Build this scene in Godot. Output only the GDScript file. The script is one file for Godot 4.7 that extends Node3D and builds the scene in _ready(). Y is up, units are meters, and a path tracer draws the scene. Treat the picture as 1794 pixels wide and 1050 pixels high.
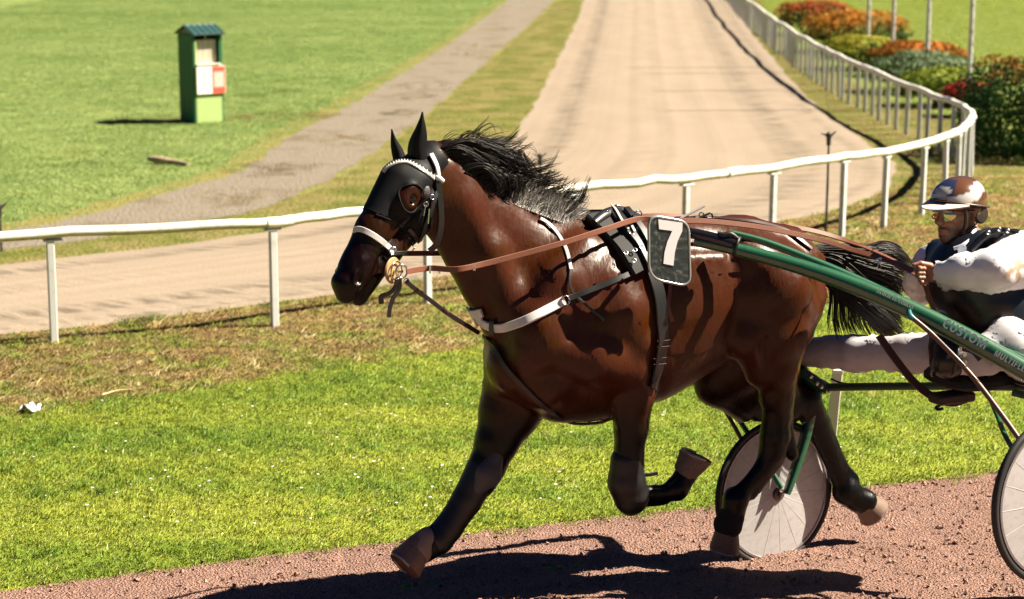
extends Node3D
# A trotting horse in harness with its two-wheeled cart and driver, on the outer turn of a racecourse.
# World: y up, metres, grass plane at y = 0. Helpers first; _ready() builds the place.

const F := 3470.0            # focal length in photo pixels (photo 1794 x 1050)
const PITCH := 0.1972
var C := Vector3(0, 3.22, 9.0)
var fw := Vector3(0, -sin(PITCH), -cos(PITCH))
var upv := Vector3(0, cos(PITCH), -sin(PITCH))
var rng := RandomNumberGenerator.new()
var taken := {}

# ---------- naming ----------
func numbered(called: String) -> String:
	if not taken.has(called):
		taken[called] = 0
		return called
	taken[called] += 1
	return "%s_%03d" % [called, taken[called]]

func tag(o: Node, label := "", category := "", group := "", kind := "") -> Node:
	if label: o.set_meta("label", label)
	if category: o.set_meta("category", category)
	if group: o.set_meta("group", group)
	if kind: o.set_meta("kind", kind)
	return o

func thing(called: String, at: Vector3, label: String, category: String, group := "") -> Node3D:
	var o := Node3D.new()
	o.name = numbered(called)
	add_child(o)
	o.position = at
	tag(o, label, category, group)
	return o

# a mesh in world coordinates as a part of a thing (or a top-level mesh)
func part(called: String, m: Mesh, material: Material, parent: Node = null) -> MeshInstance3D:
	var o := MeshInstance3D.new()
	o.mesh = m
	o.material_override = material
	if parent == null:
		o.name = numbered(called)
		add_child(o)
	else:
		o.name = called
		parent.add_child(o, true)
		o.transform = above(parent).affine_inverse()
	return o

func above(n: Node) -> Transform3D:
	var t := Transform3D()
	while n is Node3D and n != self:
		t = n.transform * t
		n = n.get_parent()
	return t

# ---------- camera-ray measuring of the photograph (gives real positions in metres) ----------
func U(px: float, py: float, d: float) -> Vector3:
	return C + fw * d + Vector3.RIGHT * ((px - 897.0) / F * d) - upv * ((py - 525.0) / F * d)

func G(px: float, py: float, y := 0.0) -> Vector3:
	var r := U(px, py, 1.0) - C
	return C + r * ((y - C.y) / r.y)

func G2(px: float, py: float) -> Vector2:
	var g := G(px, py)
	return Vector2(g.x, g.z)

func poly(list: Array) -> PackedVector2Array:
	var p := PackedVector2Array()
	for q in list: p.append(G2(q[0], q[1]))
	return p

# ---------- materials ----------
func lin(r: float, g: float, b: float) -> Color:
	return Color(r, g, b).linear_to_srgb()

func M(r: float, g: float, b: float, rough := 0.6, metal := 0.0) -> StandardMaterial3D:
	var m := StandardMaterial3D.new()
	m.albedo_color = lin(r, g, b)
	m.roughness = rough
	m.metallic = metal
	return m

func VM(rough := 0.6) -> StandardMaterial3D:
	var m := M(1, 1, 1, rough)
	m.vertex_color_use_as_albedo = true
	return m

func noise(freq: float, octaves := 4, s := 1, kind := FastNoiseLite.TYPE_SIMPLEX_SMOOTH) -> FastNoiseLite:
	var n := FastNoiseLite.new()
	n.noise_type = kind
	n.seed = s
	n.frequency = freq
	n.fractal_octaves = octaves
	return n

func ntex(n: FastNoiseLite, size := 512, cols = null, as_normal := false, bump := 4.0) -> NoiseTexture2D:
	var t := NoiseTexture2D.new()
	t.width = size
	t.height = size
	t.seamless = true
	t.noise = n
	if cols:
		var g := Gradient.new()
		g.offsets = PackedFloat32Array(cols[0])
		var cc := PackedColorArray()
		for c in cols[1]: cc.append(lin(c[0], c[1], c[2]))
		g.colors = cc
		t.color_ramp = g
	t.as_normal_map = as_normal
	t.bump_strength = bump
	return t

# fine and coarse colour layers, both laid in world metres
func ground_mat(fine_cols, fine_freq: float, fine_m: float, coarse_cols, coarse_m: float, relief: float, s := 1, gain := Vector3.ONE) -> StandardMaterial3D:
	var m := M(gain.x, gain.y, gain.z, 0.95)
	m.albedo_texture = ntex(noise(fine_freq, 5, s), 1024, fine_cols)
	m.uv1_triplanar = true
	m.uv1_world_triplanar = true
	m.uv1_scale = Vector3.ONE / fine_m
	m.detail_enabled = true
	m.detail_blend_mode = BaseMaterial3D.BLEND_MODE_MUL
	m.detail_uv_layer = BaseMaterial3D.DETAIL_UV_2
	m.detail_albedo = ntex(noise(0.012, 4, s + 50), 512, coarse_cols)
	m.uv2_triplanar = true
	m.uv2_world_triplanar = true
	m.uv2_scale = Vector3.ONE / coarse_m
	if relief > 0.0:
		m.heightmap_enabled = true
		m.heightmap_scale = relief
		m.heightmap_texture = ntex(noise(fine_freq, 5, s), 1024)
	m.metallic_specular = 0.25
	return m

# ---------- mesh building ----------
class Geo:
	var v := PackedVector3Array()
	var n := PackedVector3Array()
	var c := PackedColorArray()
	var t := PackedVector2Array()
	var i := PackedInt32Array()
	func vert(p: Vector3, nn: Vector3, col := Color.WHITE, uv := Vector2.ZERO) -> int:
		v.append(p); n.append(nn); c.append(col); t.append(uv)
		return v.size() - 1
	func tri(a: int, b: int, d: int) -> void:
		# front faces run clockwise as seen from the side that the normal points to
		var fn := (v[b] - v[a]).cross(v[d] - v[a])
		if fn.dot(n[a] + n[b] + n[d]) > 0.0:
			i.append(a); i.append(d); i.append(b)
		else:
			i.append(a); i.append(b); i.append(d)
	func quad(a: int, b: int, d: int, e: int) -> void:
		tri(a, b, d)
		tri(a, d, e)
	func face(ps: Array, col := Color.WHITE) -> void:     # flat polygon, convex, any winding; normal from winding a,b,c (right hand)
		var nn: Vector3 = (ps[1] - ps[0]).cross(ps[2] - ps[0]).normalized()
		var base := v.size()
		for p in ps: vert(p, nn, col)
		for k in range(1, ps.size() - 1): tri(base, base + k, base + k + 1)
	func mesh() -> ArrayMesh:
		var a := []
		a.resize(Mesh.ARRAY_MAX)
		a[Mesh.ARRAY_VERTEX] = v
		a[Mesh.ARRAY_NORMAL] = n
		a[Mesh.ARRAY_COLOR] = c
		a[Mesh.ARRAY_TEX_UV] = t
		a[Mesh.ARRAY_INDEX] = i
		var m := ArrayMesh.new()
		if v.size() > 0: m.add_surface_from_arrays(Mesh.PRIMITIVE_TRIANGLES, a)
		return m

func spline(ps: Array, per := 6) -> Array:
	var o := []
	for k in ps.size() - 1:
		var a: Vector3 = ps[maxi(k - 1, 0)]
		var b: Vector3 = ps[k]
		var c: Vector3 = ps[k + 1]
		var d: Vector3 = ps[mini(k + 2, ps.size() - 1)]
		for j in per: o.append(b.cubic_interpolate(c, a, d, float(j) / per))
	o.append(ps[-1])
	return o

func spread(rs: Array, count: int) -> Array:      # list of radii stretched over count points
	var o := []
	for k in count:
		var f := float(k) / maxf(count - 1, 1) * (rs.size() - 1)
		var j := mini(int(f), rs.size() - 1)
		o.append(lerpf(rs[j], rs[mini(j + 1, rs.size() - 1)], f - j))
	return o

# a round tube through points
func tube(g: Geo, ps: Array, rs: Array, sides := 10, col := Color.WHITE, caps := true, flat := 1.0) -> void:
	var rr := spread(rs, ps.size())
	var side := Vector3.ZERO
	var first := g.v.size()
	for k in ps.size():
		var tg: Vector3 = (ps[mini(k + 1, ps.size() - 1)] - ps[maxi(k - 1, 0)]).normalized()
		if k == 0:
			side = tg.cross(Vector3.UP)
			if side.length() < 0.05: side = tg.cross(Vector3.RIGHT)
		side = (side - tg * side.dot(tg)).normalized()
		var ot := tg.cross(side)
		for s in sides:
			var an := TAU * s / sides
			var d := side * cos(an) + ot * sin(an) * flat
			g.vert(ps[k] + d * rr[k], d.normalized(), col, Vector2(float(s) / sides, k))
	for k in ps.size() - 1:
		for s in sides:
			var a := first + k * sides + s
			var b := first + k * sides + (s + 1) % sides
			g.quad(a, b, b + sides, a + sides)
	if caps:
		for e in [0, ps.size() - 1]:
			var nn: Vector3 = (ps[1] - ps[0]).normalized() * -1.0 if e == 0 else (ps[-1] - ps[-2]).normalized()
			var b0 := g.v.size()
			for s in sides: g.vert(g.v[first + e * sides + s], nn, col)
			for s in range(1, sides - 1): g.tri(b0, b0 + s, b0 + s + 1)

# a flat strap: rectangular section, outs = surface normals along it
func strap(g: Geo, ps: Array, outs: Array, width: float, thick: float, col := Color.WHITE) -> void:
	var rows := []
	for k in ps.size():
		var tg: Vector3 = (ps[mini(k + 1, ps.size() - 1)] - ps[maxi(k - 1, 0)]).normalized()
		var o: Vector3 = outs[k]
		o = (o - tg * o.dot(tg)).normalized()
		var w := tg.cross(o).normalized() * width * 0.5
		rows.append([ps[k] + o * thick + w * 0.86, ps[k] + o * thick - w * 0.86, ps[k] + o * thick * 0.7 + w, ps[k] + o * thick * 0.7 - w, ps[k] - o * thick * 0.3 + w, ps[k] - o * thick * 0.3 - w, o, w.normalized()])
	for k in rows.size() - 1:
		var a: Array = rows[k]
		var b: Array = rows[k + 1]
		for e in [[0, 1, a[6], b[6]], [2, 0, a[6] + a[7], b[6] + b[7]], [1, 3, a[6] - a[7], b[6] - b[7]], [4, 2, a[7], b[7]], [3, 5, -a[7], -b[7]], [5, 4, -a[6], -b[6]]]:
			var na: Vector3 = e[2].normalized()
			var nb: Vector3 = e[3].normalized()
			g.quad(g.vert(a[e[0]], na, col), g.vert(a[e[1]], na, col), g.vert(b[e[1]], nb, col), g.vert(b[e[0]], nb, col))
	for e in [0, rows.size() - 1]:
		var r: Array = rows[e]
		var nn: Vector3 = (ps[0] - ps[1]).normalized() if e == 0 else (ps[-1] - ps[-2]).normalized()
		g.quad(g.vert(r[2], nn, col), g.vert(r[3], nn, col), g.vert(r[5], nn, col), g.vert(r[4], nn, col))

func ring(g: Geo, at: Vector3, axis: Vector3, radius: float, wire: float, col := Color.WHITE, tall := 1.0, segs := 20) -> void:
	var a := axis.normalized()
	var x := a.cross(Vector3.UP if absf(a.y) < 0.9 else Vector3.RIGHT).normalized()
	var y := x.cross(a).normalized()
	var base := g.v.size()
	for k in segs:
		var an := TAU * k / segs
		var d := x * cos(an) + y * sin(an) * tall
		for s in 6:
			var bn := TAU * s / 6
			var nn := d.normalized() * cos(bn) + a * sin(bn)
			g.vert(at + d * radius + nn * wire, nn, col)
	for k in segs:
		for s in 6:
			var k2 := (k + 1) % segs
			g.quad(base + k * 6 + s, base + k * 6 + (s + 1) % 6, base + k2 * 6 + (s + 1) % 6, base + k2 * 6 + s)

# turned shape: profile points (radius, along), axis from at
func lathe(g: Geo, at: Vector3, axis: Vector3, prof: Array, segs := 24, col := Color.WHITE) -> void:
	var a := axis.normalized()
	var x := a.cross(Vector3.UP if absf(a.y) < 0.9 else Vector3.RIGHT).normalized()
	var y := a.cross(x)
	for k in prof.size() - 1:
		var p: Array = prof[k]
		var q: Array = prof[k + 1]
		var sl := Vector2(q[0] - p[0], q[1] - p[1])
		if sl.length() < 1e-6: continue
		var ids := []
		for s in segs + 1:
			var an := TAU * s / segs
			var d := x * cos(an) + y * sin(an)
			var nn := (d * sl.y - a * sl.x).normalized()
			ids.append([g.vert(at + d * p[0] + a * p[1], nn, col, Vector2(float(s) / segs, k)), g.vert(at + d * q[0] + a * q[1], nn, col, Vector2(float(s) / segs, k + 1))])
		for s in segs: g.quad(ids[s][0], ids[s + 1][0], ids[s + 1][1], ids[s][1])

func box(g: Geo, at: Vector3, half: Vector3, b := Basis(), col := Color.WHITE, bev := 0.004) -> void:
	# box with a chamfer all round
	for ax in 3:
		for sg in [-1.0, 1.0]:
			var nn := Vector3.ZERO
			nn[ax] = sg
			var u := (ax + 1) % 3
			var w := (ax + 2) % 3
			var ps := []
			for k in [[-1, -1], [1, -1], [1, 1], [-1, 1]]:
				var p := Vector3.ZERO
				p[ax] = sg * half[ax]
				p[u] = k[0] * (half[u] - bev)
				p[w] = k[1] * (half[w] - bev)
				ps.append(g.vert(at + b * p, (b * nn).normalized(), col))
			g.quad(ps[0], ps[1], ps[2], ps[3])
			if ax < 2 or true:
				for s2 in [-1.0, 1.0]:      # edge strip between this face and the next axis face
					var e := []
					var n2 := nn
					n2[u] = s2
					for s3 in [-1.0, 1.0]:
						var p1 := Vector3.ZERO
						p1[ax] = sg * half[ax]
						p1[u] = s2 * (half[u] - bev)
						p1[w] = s3 * (half[w] - bev)
						var p2 := p1
						p2[ax] = sg * (half[ax] - bev)
						p2[u] = s2 * half[u]
						e.append([g.vert(at + b * p1, (b * n2).normalized(), col), g.vert(at + b * p2, (b * n2).normalized(), col)])
					g.quad(e[0][0], e[0][1], e[1][1], e[1][0])

# flat sheet from a world polygon at height y
func sheet(p: PackedVector2Array, y: float) -> ArrayMesh:
	var g := Geo.new()
	for q in p: g.vert(Vector3(q.x, y, q.y), Vector3.UP, Color.WHITE, q)
	var idx := Geometry2D.triangulate_polygon(p)
	for k in range(0, idx.size(), 3): g.tri(idx[k], idx[k + 1], idx[k + 2])
	return g.mesh()

# ragged natural edge: resample the outline and push it about with noise
func ragged(p: PackedVector2Array, step: float, amp: float, s: int) -> PackedVector2Array:
	var nz := noise(1.0 / 0.9, 3, s)
	var o := PackedVector2Array()
	for k in p.size():
		var a := p[k]
		var b := p[(k + 1) % p.size()]
		var a0 := p[(k + p.size() - 1) % p.size()]
		var b1 := p[(k + 2) % p.size()]
		var cnt := clampi(int(a.distance_to(b) / step), 1, 260)
		for j in cnt:
			var q := a.cubic_interpolate(b, a0, b1, float(j) / cnt) if a.distance_to(b) < 14.0 and a0.distance_to(a) < 25.0 and b.distance_to(b1) < 25.0 else a.lerp(b, float(j) / cnt)
			o.append(q + Vector2(nz.get_noise_2d(q.x, q.y), nz.get_noise_2d(q.x + 70, q.y - 31)) * amp)
	return o

# ---------- bodies: tapered bones joined by a smooth minimum, meshed as surface nets ----------
class Field:
	var bones := []
	var lo := Vector3.ZERO
	var cell := 0.01
	var nx := 0
	var ny := 0
	var nz := 0
	var g := PackedFloat32Array()
	var to_world := Transform3D()
	func add(a: Vector3, ra: float, b: Vector3, rb: float, q := 1.0, k := 0.03, neg := false) -> void:
		bones.append([a, ra, b, rb, q, k, neg])
	func build(c: float) -> void:
		cell = c
		var mn := Vector3.ONE * 1e9
		var mx := Vector3.ONE * -1e9
		for o in bones:
			if o[6]: continue
			var e := Vector3.ONE * (maxf(o[1], o[3]) + 3.0 * c)
			e.z *= maxf(o[4], 0.35)
			e.z += 0.02
			for p in [o[0], o[2]]:
				mn = mn.min(p - e)
				mx = mx.max(p + e)
		lo = mn
		nx = int((mx.x - mn.x) / c) + 2
		ny = int((mx.y - mn.y) / c) + 2
		nz = int((mx.z - mn.z) / c) + 2
		g.resize(nx * ny * nz)
		g.fill(1.0)
		for o in bones:
			var q: float = o[4]
			var a: Vector3 = o[0]
			var b: Vector3 = o[2]
			var ra: float = o[1]
			var dr: float = o[3] - o[1]
			var k: float = o[5]
			var neg: bool = o[6]
			var m := maxf(o[1], o[3]) + k + 2.0 * c
			var e := Vector3(m, m, maxf(o[1], o[3]) * q + (k + 2.0 * c) * minf(q, 1.0) + c)
			var l := (a.min(b) - e - lo) / c
			var h := (a.max(b) + e - lo) / c
			var x0 := clampi(int(l.x), 0, nx - 1)
			var x1 := clampi(int(h.x) + 1, 0, nx - 1)
			var y0 := clampi(int(l.y), 0, ny - 1)
			var y1 := clampi(int(h.y) + 1, 0, ny - 1)
			var z0 := clampi(int(l.z), 0, nz - 1)
			var z1 := clampi(int(h.z) + 1, 0, nz - 1)
			var bx := b.x - a.x
			var by := b.y - a.y
			var bz := (b.z - a.z) / q
			var inv := 1.0 / maxf(bx * bx + by * by + bz * bz, 1e-9)
			var ik := 1.0 / k
			for iz in range(z0, z1 + 1):
				var pz := (lo.z + iz * c - a.z) / q
				for iy in range(y0, y1 + 1):
					var py := lo.y + iy * c - a.y
					var at := (iz * ny + iy) * nx + x0
					var px := lo.x + x0 * c - a.x
					var dyz := py * by + pz * bz
					for ix in range(x0, x1 + 1):
						var t := clampf((px * bx + dyz) * inv, 0.0, 1.0)
						var ex := px - bx * t
						var ey := py - by * t
						var ez := pz - bz * t
						var d := sqrt(ex * ex + ey * ey + ez * ez) - ra - dr * t
						var f := g[at]
						if neg:
							d = -d
							var hh := k - absf(f - d)
							f = maxf(f, d)
							if hh > 0.0: f += hh * hh * ik * 0.25
							g[at] = f
						elif d < f + k:
							var hh := k - absf(f - d)
							f = minf(f, d)
							if hh > 0.0: f -= hh * hh * ik * 0.25
							g[at] = f
						at += 1
						px += c
	func sample(p: Vector3) -> float:     # p in the field's own axes
		var r := (p - lo) / cell
		var x := int(r.x)
		var y := int(r.y)
		var z := int(r.z)
		if r.x < 0 or r.y < 0 or r.z < 0 or x >= nx - 1 or y >= ny - 1 or z >= nz - 1: return 1.0
		var fx := r.x - x
		var fy := r.y - y
		var fz := r.z - z
		var at := (z * ny + y) * nx + x
		var s := nx * ny
		var c00 := lerpf(g[at], g[at + 1], fx)
		var c10 := lerpf(g[at + nx], g[at + nx + 1], fx)
		var c01 := lerpf(g[at + s], g[at + s + 1], fx)
		var c11 := lerpf(g[at + s + nx], g[at + s + nx + 1], fx)
		return lerpf(lerpf(c00, c10, fy), lerpf(c01, c11, fy), fz)
	func grad(p: Vector3) -> Vector3:
		var e := cell * 1.5
		return Vector3(sample(p + Vector3(e, 0, 0)) - sample(p - Vector3(e, 0, 0)), sample(p + Vector3(0, e, 0)) - sample(p - Vector3(0, e, 0)), sample(p + Vector3(0, 0, e)) - sample(p - Vector3(0, 0, e))).normalized()
	func cast(from: Vector3, dir: Vector3) -> Array:   # world ray -> [world point, world normal] or []
		var inv := to_world.affine_inverse()
		var p := inv * from
		var d := (inv.basis * dir).normalized()
		var t0 := ((lo + Vector3(nx, ny, nz) * cell * 0.5) - p).length() - Vector3(nx, ny, nz).length() * cell * 0.5
		var t := maxf(t0, 0.0)
		for k in 700:
			var q := p + d * t
			var f := sample(q)
			if f < 0.0:
				for j in 5:
					t += f
					f = sample(p + d * t)
				q = p + d * t
				return [to_world * q, (to_world.basis * grad(q)).normalized()]
			t += clampf(f * 0.4, cell * 0.4, 0.05)
			if t > t0 + 5.0: break
		return []
	# keep: function of a local point -> bool for a partial skin; push: metres outwards
	func skin(geo: Geo, color = null, push = 0.0, keep = null, level := 0.0) -> void:
		var ids := PackedInt32Array()
		ids.resize(g.size())
		ids.fill(-1)
		var s := nx * ny
		var base := geo.v.size()
		var thr := cell * 6.0
		var off := [0, 1, nx, nx + 1, s, s + 1, s + nx, s + nx + 1]
		var edges := [[0, 1], [2, 3], [4, 5], [6, 7], [0, 2], [1, 3], [4, 6], [5, 7], [0, 4], [1, 5], [2, 6], [3, 7]]
		var cor := [Vector3(0, 0, 0), Vector3(1, 0, 0), Vector3(0, 1, 0), Vector3(1, 1, 0), Vector3(0, 0, 1), Vector3(1, 0, 1), Vector3(0, 1, 1), Vector3(1, 1, 1)]
		var cells := PackedInt32Array()
		var pos := PackedVector3Array()
		for z in nz - 1:
			for y in ny - 1:
				var at := (z * ny + y) * nx
				for x in nx - 1:
					var f := g[at]
					if absf(f) < thr:
						var sg := f < level
						if (g[at + 1] < level) != sg or (g[at + nx] < level) != sg or (g[at + s] < level) != sg or (g[at + nx + 1] < level) != sg or (g[at + s + 1] < level) != sg or (g[at + s + nx] < level) != sg or (g[at + s + nx + 1] < level) != sg:
							var sum := Vector3.ZERO
							var cnt := 0
							for e in edges:
								var f0: float = g[at + off[e[0]]] - level
								var f1: float = g[at + off[e[1]]] - level
								if (f0 < 0.0) != (f1 < 0.0):
									sum += cor[e[0]].lerp(cor[e[1]], f0 / (f0 - f1))
									cnt += 1
							ids[at] = pos.size()
							pos.append(lo + (Vector3(x, y, z) + sum / cnt) * cell)
							cells.append(at)
					at += 1
		var faces := PackedInt32Array()
		var nor := PackedVector3Array()
		nor.resize(pos.size())
		for c in cells:
			var f0 := g[c] < level
			for axis in 3:
				var st: int = [1, nx, s][axis]
				var o1: int = [nx, s, 1][axis]
				var o2: int = [s, 1, nx][axis]
				if c + st >= g.size() or (g[c + st] < level) == f0: continue
				if c - o1 - o2 < 0: continue
				var a := ids[c]
				var b := ids[c - o1]
				var d := ids[c - o1 - o2]
				var e := ids[c - o2]
				if a < 0 or b < 0 or d < 0 or e < 0: continue
				var fn := (pos[d] - pos[a]).cross(pos[e] - pos[b])
				if f0: fn = -fn
				# fn now points outwards for one of the two senses; sign checked with the field below
				faces.append_array([a, b, d, e])
				nor[a] += fn; nor[b] += fn; nor[d] += fn; nor[e] += fn
		# outward check on the whole mesh
		var test := 0
		for k in range(0, pos.size(), maxi(1, pos.size() / 60)):
			test += 1 if sample(pos[k] + nor[k].normalized() * cell * 1.5) > sample(pos[k] - nor[k].normalized() * cell * 1.5) else -1
		var sgn := 1.0 if test > 0 else -1.0
		var map := PackedInt32Array()
		map.resize(pos.size())
		for k in pos.size():
			map[k] = -1
			if keep != null and not keep.call(pos[k]): continue
			var nn := (nor[k] * sgn).normalized()
			map[k] = geo.vert(to_world * (pos[k] + nn * (push.call(pos[k], nn) if push is Callable else push)), (to_world.basis * nn).normalized(), color.call(pos[k], nn) if color != null else Color.WHITE, Vector2(pos[k].x, pos[k].y))
		for k in range(0, faces.size(), 4):
			var a := map[faces[k]]
			var b := map[faces[k + 1]]
			var d := map[faces[k + 2]]
			var e := map[faces[k + 3]]
			if a < 0 or b < 0 or d < 0 or e < 0: continue
			geo.quad(a, b, d, e)

func _ready() -> void:
	rng.seed = 7
	# --- camera ---
	var cam := Camera3D.new()
	cam.name = "camera"
	add_child(cam)
	cam.position = C
	cam.rotation = Vector3(-PITCH, 0, 0)
	cam.fov = rad_to_deg(2.0 * atan(525.0 / F))
	cam.near = 0.5
	cam.far = 600.0
	var lens := CameraAttributesPhysical.new()
	lens.frustum_focal_length = 79.31
	lens.frustum_focus_distance = 9.05
	lens.exposure_aperture = 3.3
	cam.attributes = lens
	cam.current = true
	# --- sky, sun, exposure ---
	var env := Environment.new()
	env.background_mode = Environment.BG_SKY
	var sk := ProceduralSkyMaterial.new()
	sk.sky_top_color = Color(0.22, 0.40, 0.74)
	sk.sky_horizon_color = Color(0.62, 0.74, 0.88)
	sk.sky_curve = 0.12
	sk.ground_bottom_color = Color(0.22, 0.26, 0.12)
	sk.ground_horizon_color = Color(0.45, 0.50, 0.40)
	sk.sky_energy_multiplier = 0.30
	sk.ground_energy_multiplier = 0.5
	var sky := Sky.new()
	sky.sky_material = sk
	env.sky = sky
	env.tonemap_mode = Environment.TONE_MAPPER_LINEAR
	env.tonemap_exposure = 3.5
	env.sdfgi_enabled = true
	env.ssao_enabled = true
	env.ssil_enabled = true
	var we := WorldEnvironment.new()
	we.name = "world_environment"
	we.environment = env
	add_child(we)
	var sun := DirectionalLight3D.new()
	sun.name = "sun"
	add_child(sun)
	sun.look_at_from_position(Vector3.ZERO, -Vector3(0.80, 0.86, -0.07))
	sun.light_energy = 1.6
	sun.light_color = Color(1.0, 0.95, 0.86)
	sun.light_angular_distance = 0.5
	sun.shadow_enabled = true
	build_ground()
	build_rail()
	build_back()
	build_horse()
	build_harness()
	build_sulky()
	build_driver()
	build_grass()

# ---------- the ground ----------
var near_grass: PackedVector2Array
var bank_zone: PackedVector2Array
var sand_zone: PackedVector2Array
var path_zone: PackedVector2Array
var dirt_zone: PackedVector2Array
var verge_zone: PackedVector2Array
var strip_zone: PackedVector2Array

func structure(called: String, m: Mesh, mat: Material) -> MeshInstance3D:
	var o := part(called, m, mat)
	o.set_meta("kind", "structure")
	return o

func dirt_y(x: float, z: float) -> float:     # the red track is banked: it climbs away from its grass edge
	var e0 := G2(600, 960)
	var e1 := G2(1735, 832)
	var t := (e1 - e0).normalized()
	var out := Vector2(-t.y, t.x)
	if out.y < 0: out = -out
	var d := (Vector2(x, z) - e0).dot(out)
	return 0.012 + maxf(d - 0.75, 0.0) * 0.14

func build_ground() -> void:
	var grass_cols := [[0.0, 0.35, 0.5, 0.65, 1.0], [[0.035, 0.055, 0.010], [0.07, 0.105, 0.016], [0.10, 0.145, 0.022], [0.135, 0.18, 0.032], [0.19, 0.22, 0.05]]]
	var coarse := [[0.0, 0.45, 0.6, 1.0], [[0.60, 0.66, 0.6], [0.85, 0.9, 0.8], [1.0, 1.0, 1.0], [1.0, 0.92, 0.75]]]
	var gm := ground_mat(grass_cols, 0.02, 0.9, coarse, 9.0, 2.0, 3, Vector3(1.55, 1.42, 2.7))
	var far := PackedVector2Array([Vector2(-260, 40), Vector2(260, 40), Vector2(260, -420), Vector2(-260, -420)])
	structure("ground", sheet(far, 0.0), gm)
	# dry weedy bank under the rail
	bank_zone = ragged(poly([[-600, 610], [0, 561], [200, 541], [471, 519], [640, 494], [800, 464], [1000, 432], [1230, 390], [1400, 372], [1520, 345], [1600, 318], [1720, 310], [1900, 330], [1900, 470], [1700, 500], [1450, 530], [1200, 560], [1000, 600], [830, 615], [640, 640], [500, 662], [300, 692], [150, 712], [0, 735], [-600, 810]]), 0.12, 0.10, 5)
	var dry := [[0.0, 0.3, 0.5, 0.7, 1.0], [[0.07, 0.05, 0.02], [0.15, 0.11, 0.04], [0.22, 0.16, 0.065], [0.29, 0.215, 0.095], [0.36, 0.28, 0.14]]]
	structure("dry_bank", sheet(bank_zone, 0.004), ground_mat(dry, 0.02, 0.7, [[0.0, 0.5, 1.0], [[0.7, 0.72, 0.55], [1.0, 1.0, 0.9], [1.0, 0.85, 0.75]]], 3.0, 4.0, 8, Vector3(0.90, 0.93, 1.0)))
	near_grass = poly([[-600, 812], [0, 735], [150, 712], [300, 692], [500, 662], [640, 640], [830, 615], [1000, 600], [1200, 560], [1450, 545], [1700, 520], [1960, 480], [1960, 800], [1735, 832], [1500, 860], [1250, 892], [1000, 917], [750, 948], [560, 968], [300, 1000], [-600, 1122]])
	var turf := ragged(near_grass, 0.15, 0.08, 6)
	structure("infield_turf", sheet(turf, 0.008), ground_mat([[0.0, 0.35, 0.5, 0.65, 1.0], [[0.11, 0.14, 0.018], [0.17, 0.21, 0.022], [0.21, 0.25, 0.028], [0.25, 0.28, 0.035], [0.31, 0.33, 0.06]]], 0.03, 0.7, [[0.0, 0.45, 0.6, 1.0], [[0.80, 0.86, 0.8], [0.92, 0.95, 0.9], [1.0, 1.0, 1.0], [1.0, 0.95, 0.85]]], 4.0, 1.5, 7))
	# sandy track: two edges, from the far straight round the bend and across in front
	var inner := []
	var outer := []
	for q in [[1046, -90], [1030, -45], [1022, 0], [1003, 50], [968, 120], [930, 190], [885, 255], [800, 305], [690, 352], [500, 400], [300, 432], [0, 466], [-500, 530]]: inner.append(G(q[0], q[1]))
	for q in [[1205, -90], [1240, -45], [1279, 0], [1314, 52], [1368, 118], [1430, 182], [1502, 240], [1570, 290], [1545, 338], [1380, 388], [1000, 448], [500, 530], [-500, 645]]: outer.append(G(q[0], q[1]))
	var ei := spline(inner, 14)
	var eo := spline(outer, 14)
	var g := Geo.new()
	var cols := 40
	var nzz := noise(0.7, 3, 31)
	var along := 0.0
	sand_zone = PackedVector2Array()
	for k in ei.size():
		if k > 0: along += (((ei[k] + eo[k]) - (ei[k - 1] + eo[k - 1])) * 0.5).length()
		for j in cols + 1:
			var f := float(j) / cols
			var p: Vector3 = ei[k].lerp(eo[k], f)
			if j == 0 or j == cols: p += Vector3(nzz.get_noise_2d(p.x, p.z), 0, nzz.get_noise_2d(p.z, p.x)) * 0.10
			var rut := exp(-pow((f - 0.13) / 0.05, 2)) + exp(-pow((f - 0.80) / 0.05, 2)) + 0.7 * exp(-pow((f - 0.93) / 0.03, 2))
			p.y = 0.022 - 0.010 * rut + nzz.get_noise_2d(p.x * 2.2, p.z * 2.2) * 0.006
			if j == 0 or j == cols: p.y = 0.006
			g.vert(p, Vector3.UP, Color.WHITE, Vector2(f, along / 12.0))
	for k in ei.size() - 1:
		for j in cols:
			var a := k * (cols + 1) + j
			g.quad(a, a + 1, a + cols + 2, a + cols + 1)
	for k in ei.size(): sand_zone.append(Vector2(ei[k].x, ei[k].z))
	for k in range(eo.size() - 1, -1, -1): sand_zone.append(Vector2(eo[k].x, eo[k].z))
	var sm := M(1, 1, 1, 0.97)
	var im := Image.create(512, 1024, false, Image.FORMAT_RGB8)
	var hm := Image.create(512, 1024, false, Image.FORMAT_RGB8)
	var n1 := noise(0.02, 4, 11)
	var n2 := noise(0.05, 4, 12)
	var n3 := noise(0.3, 2, 13)
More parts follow.
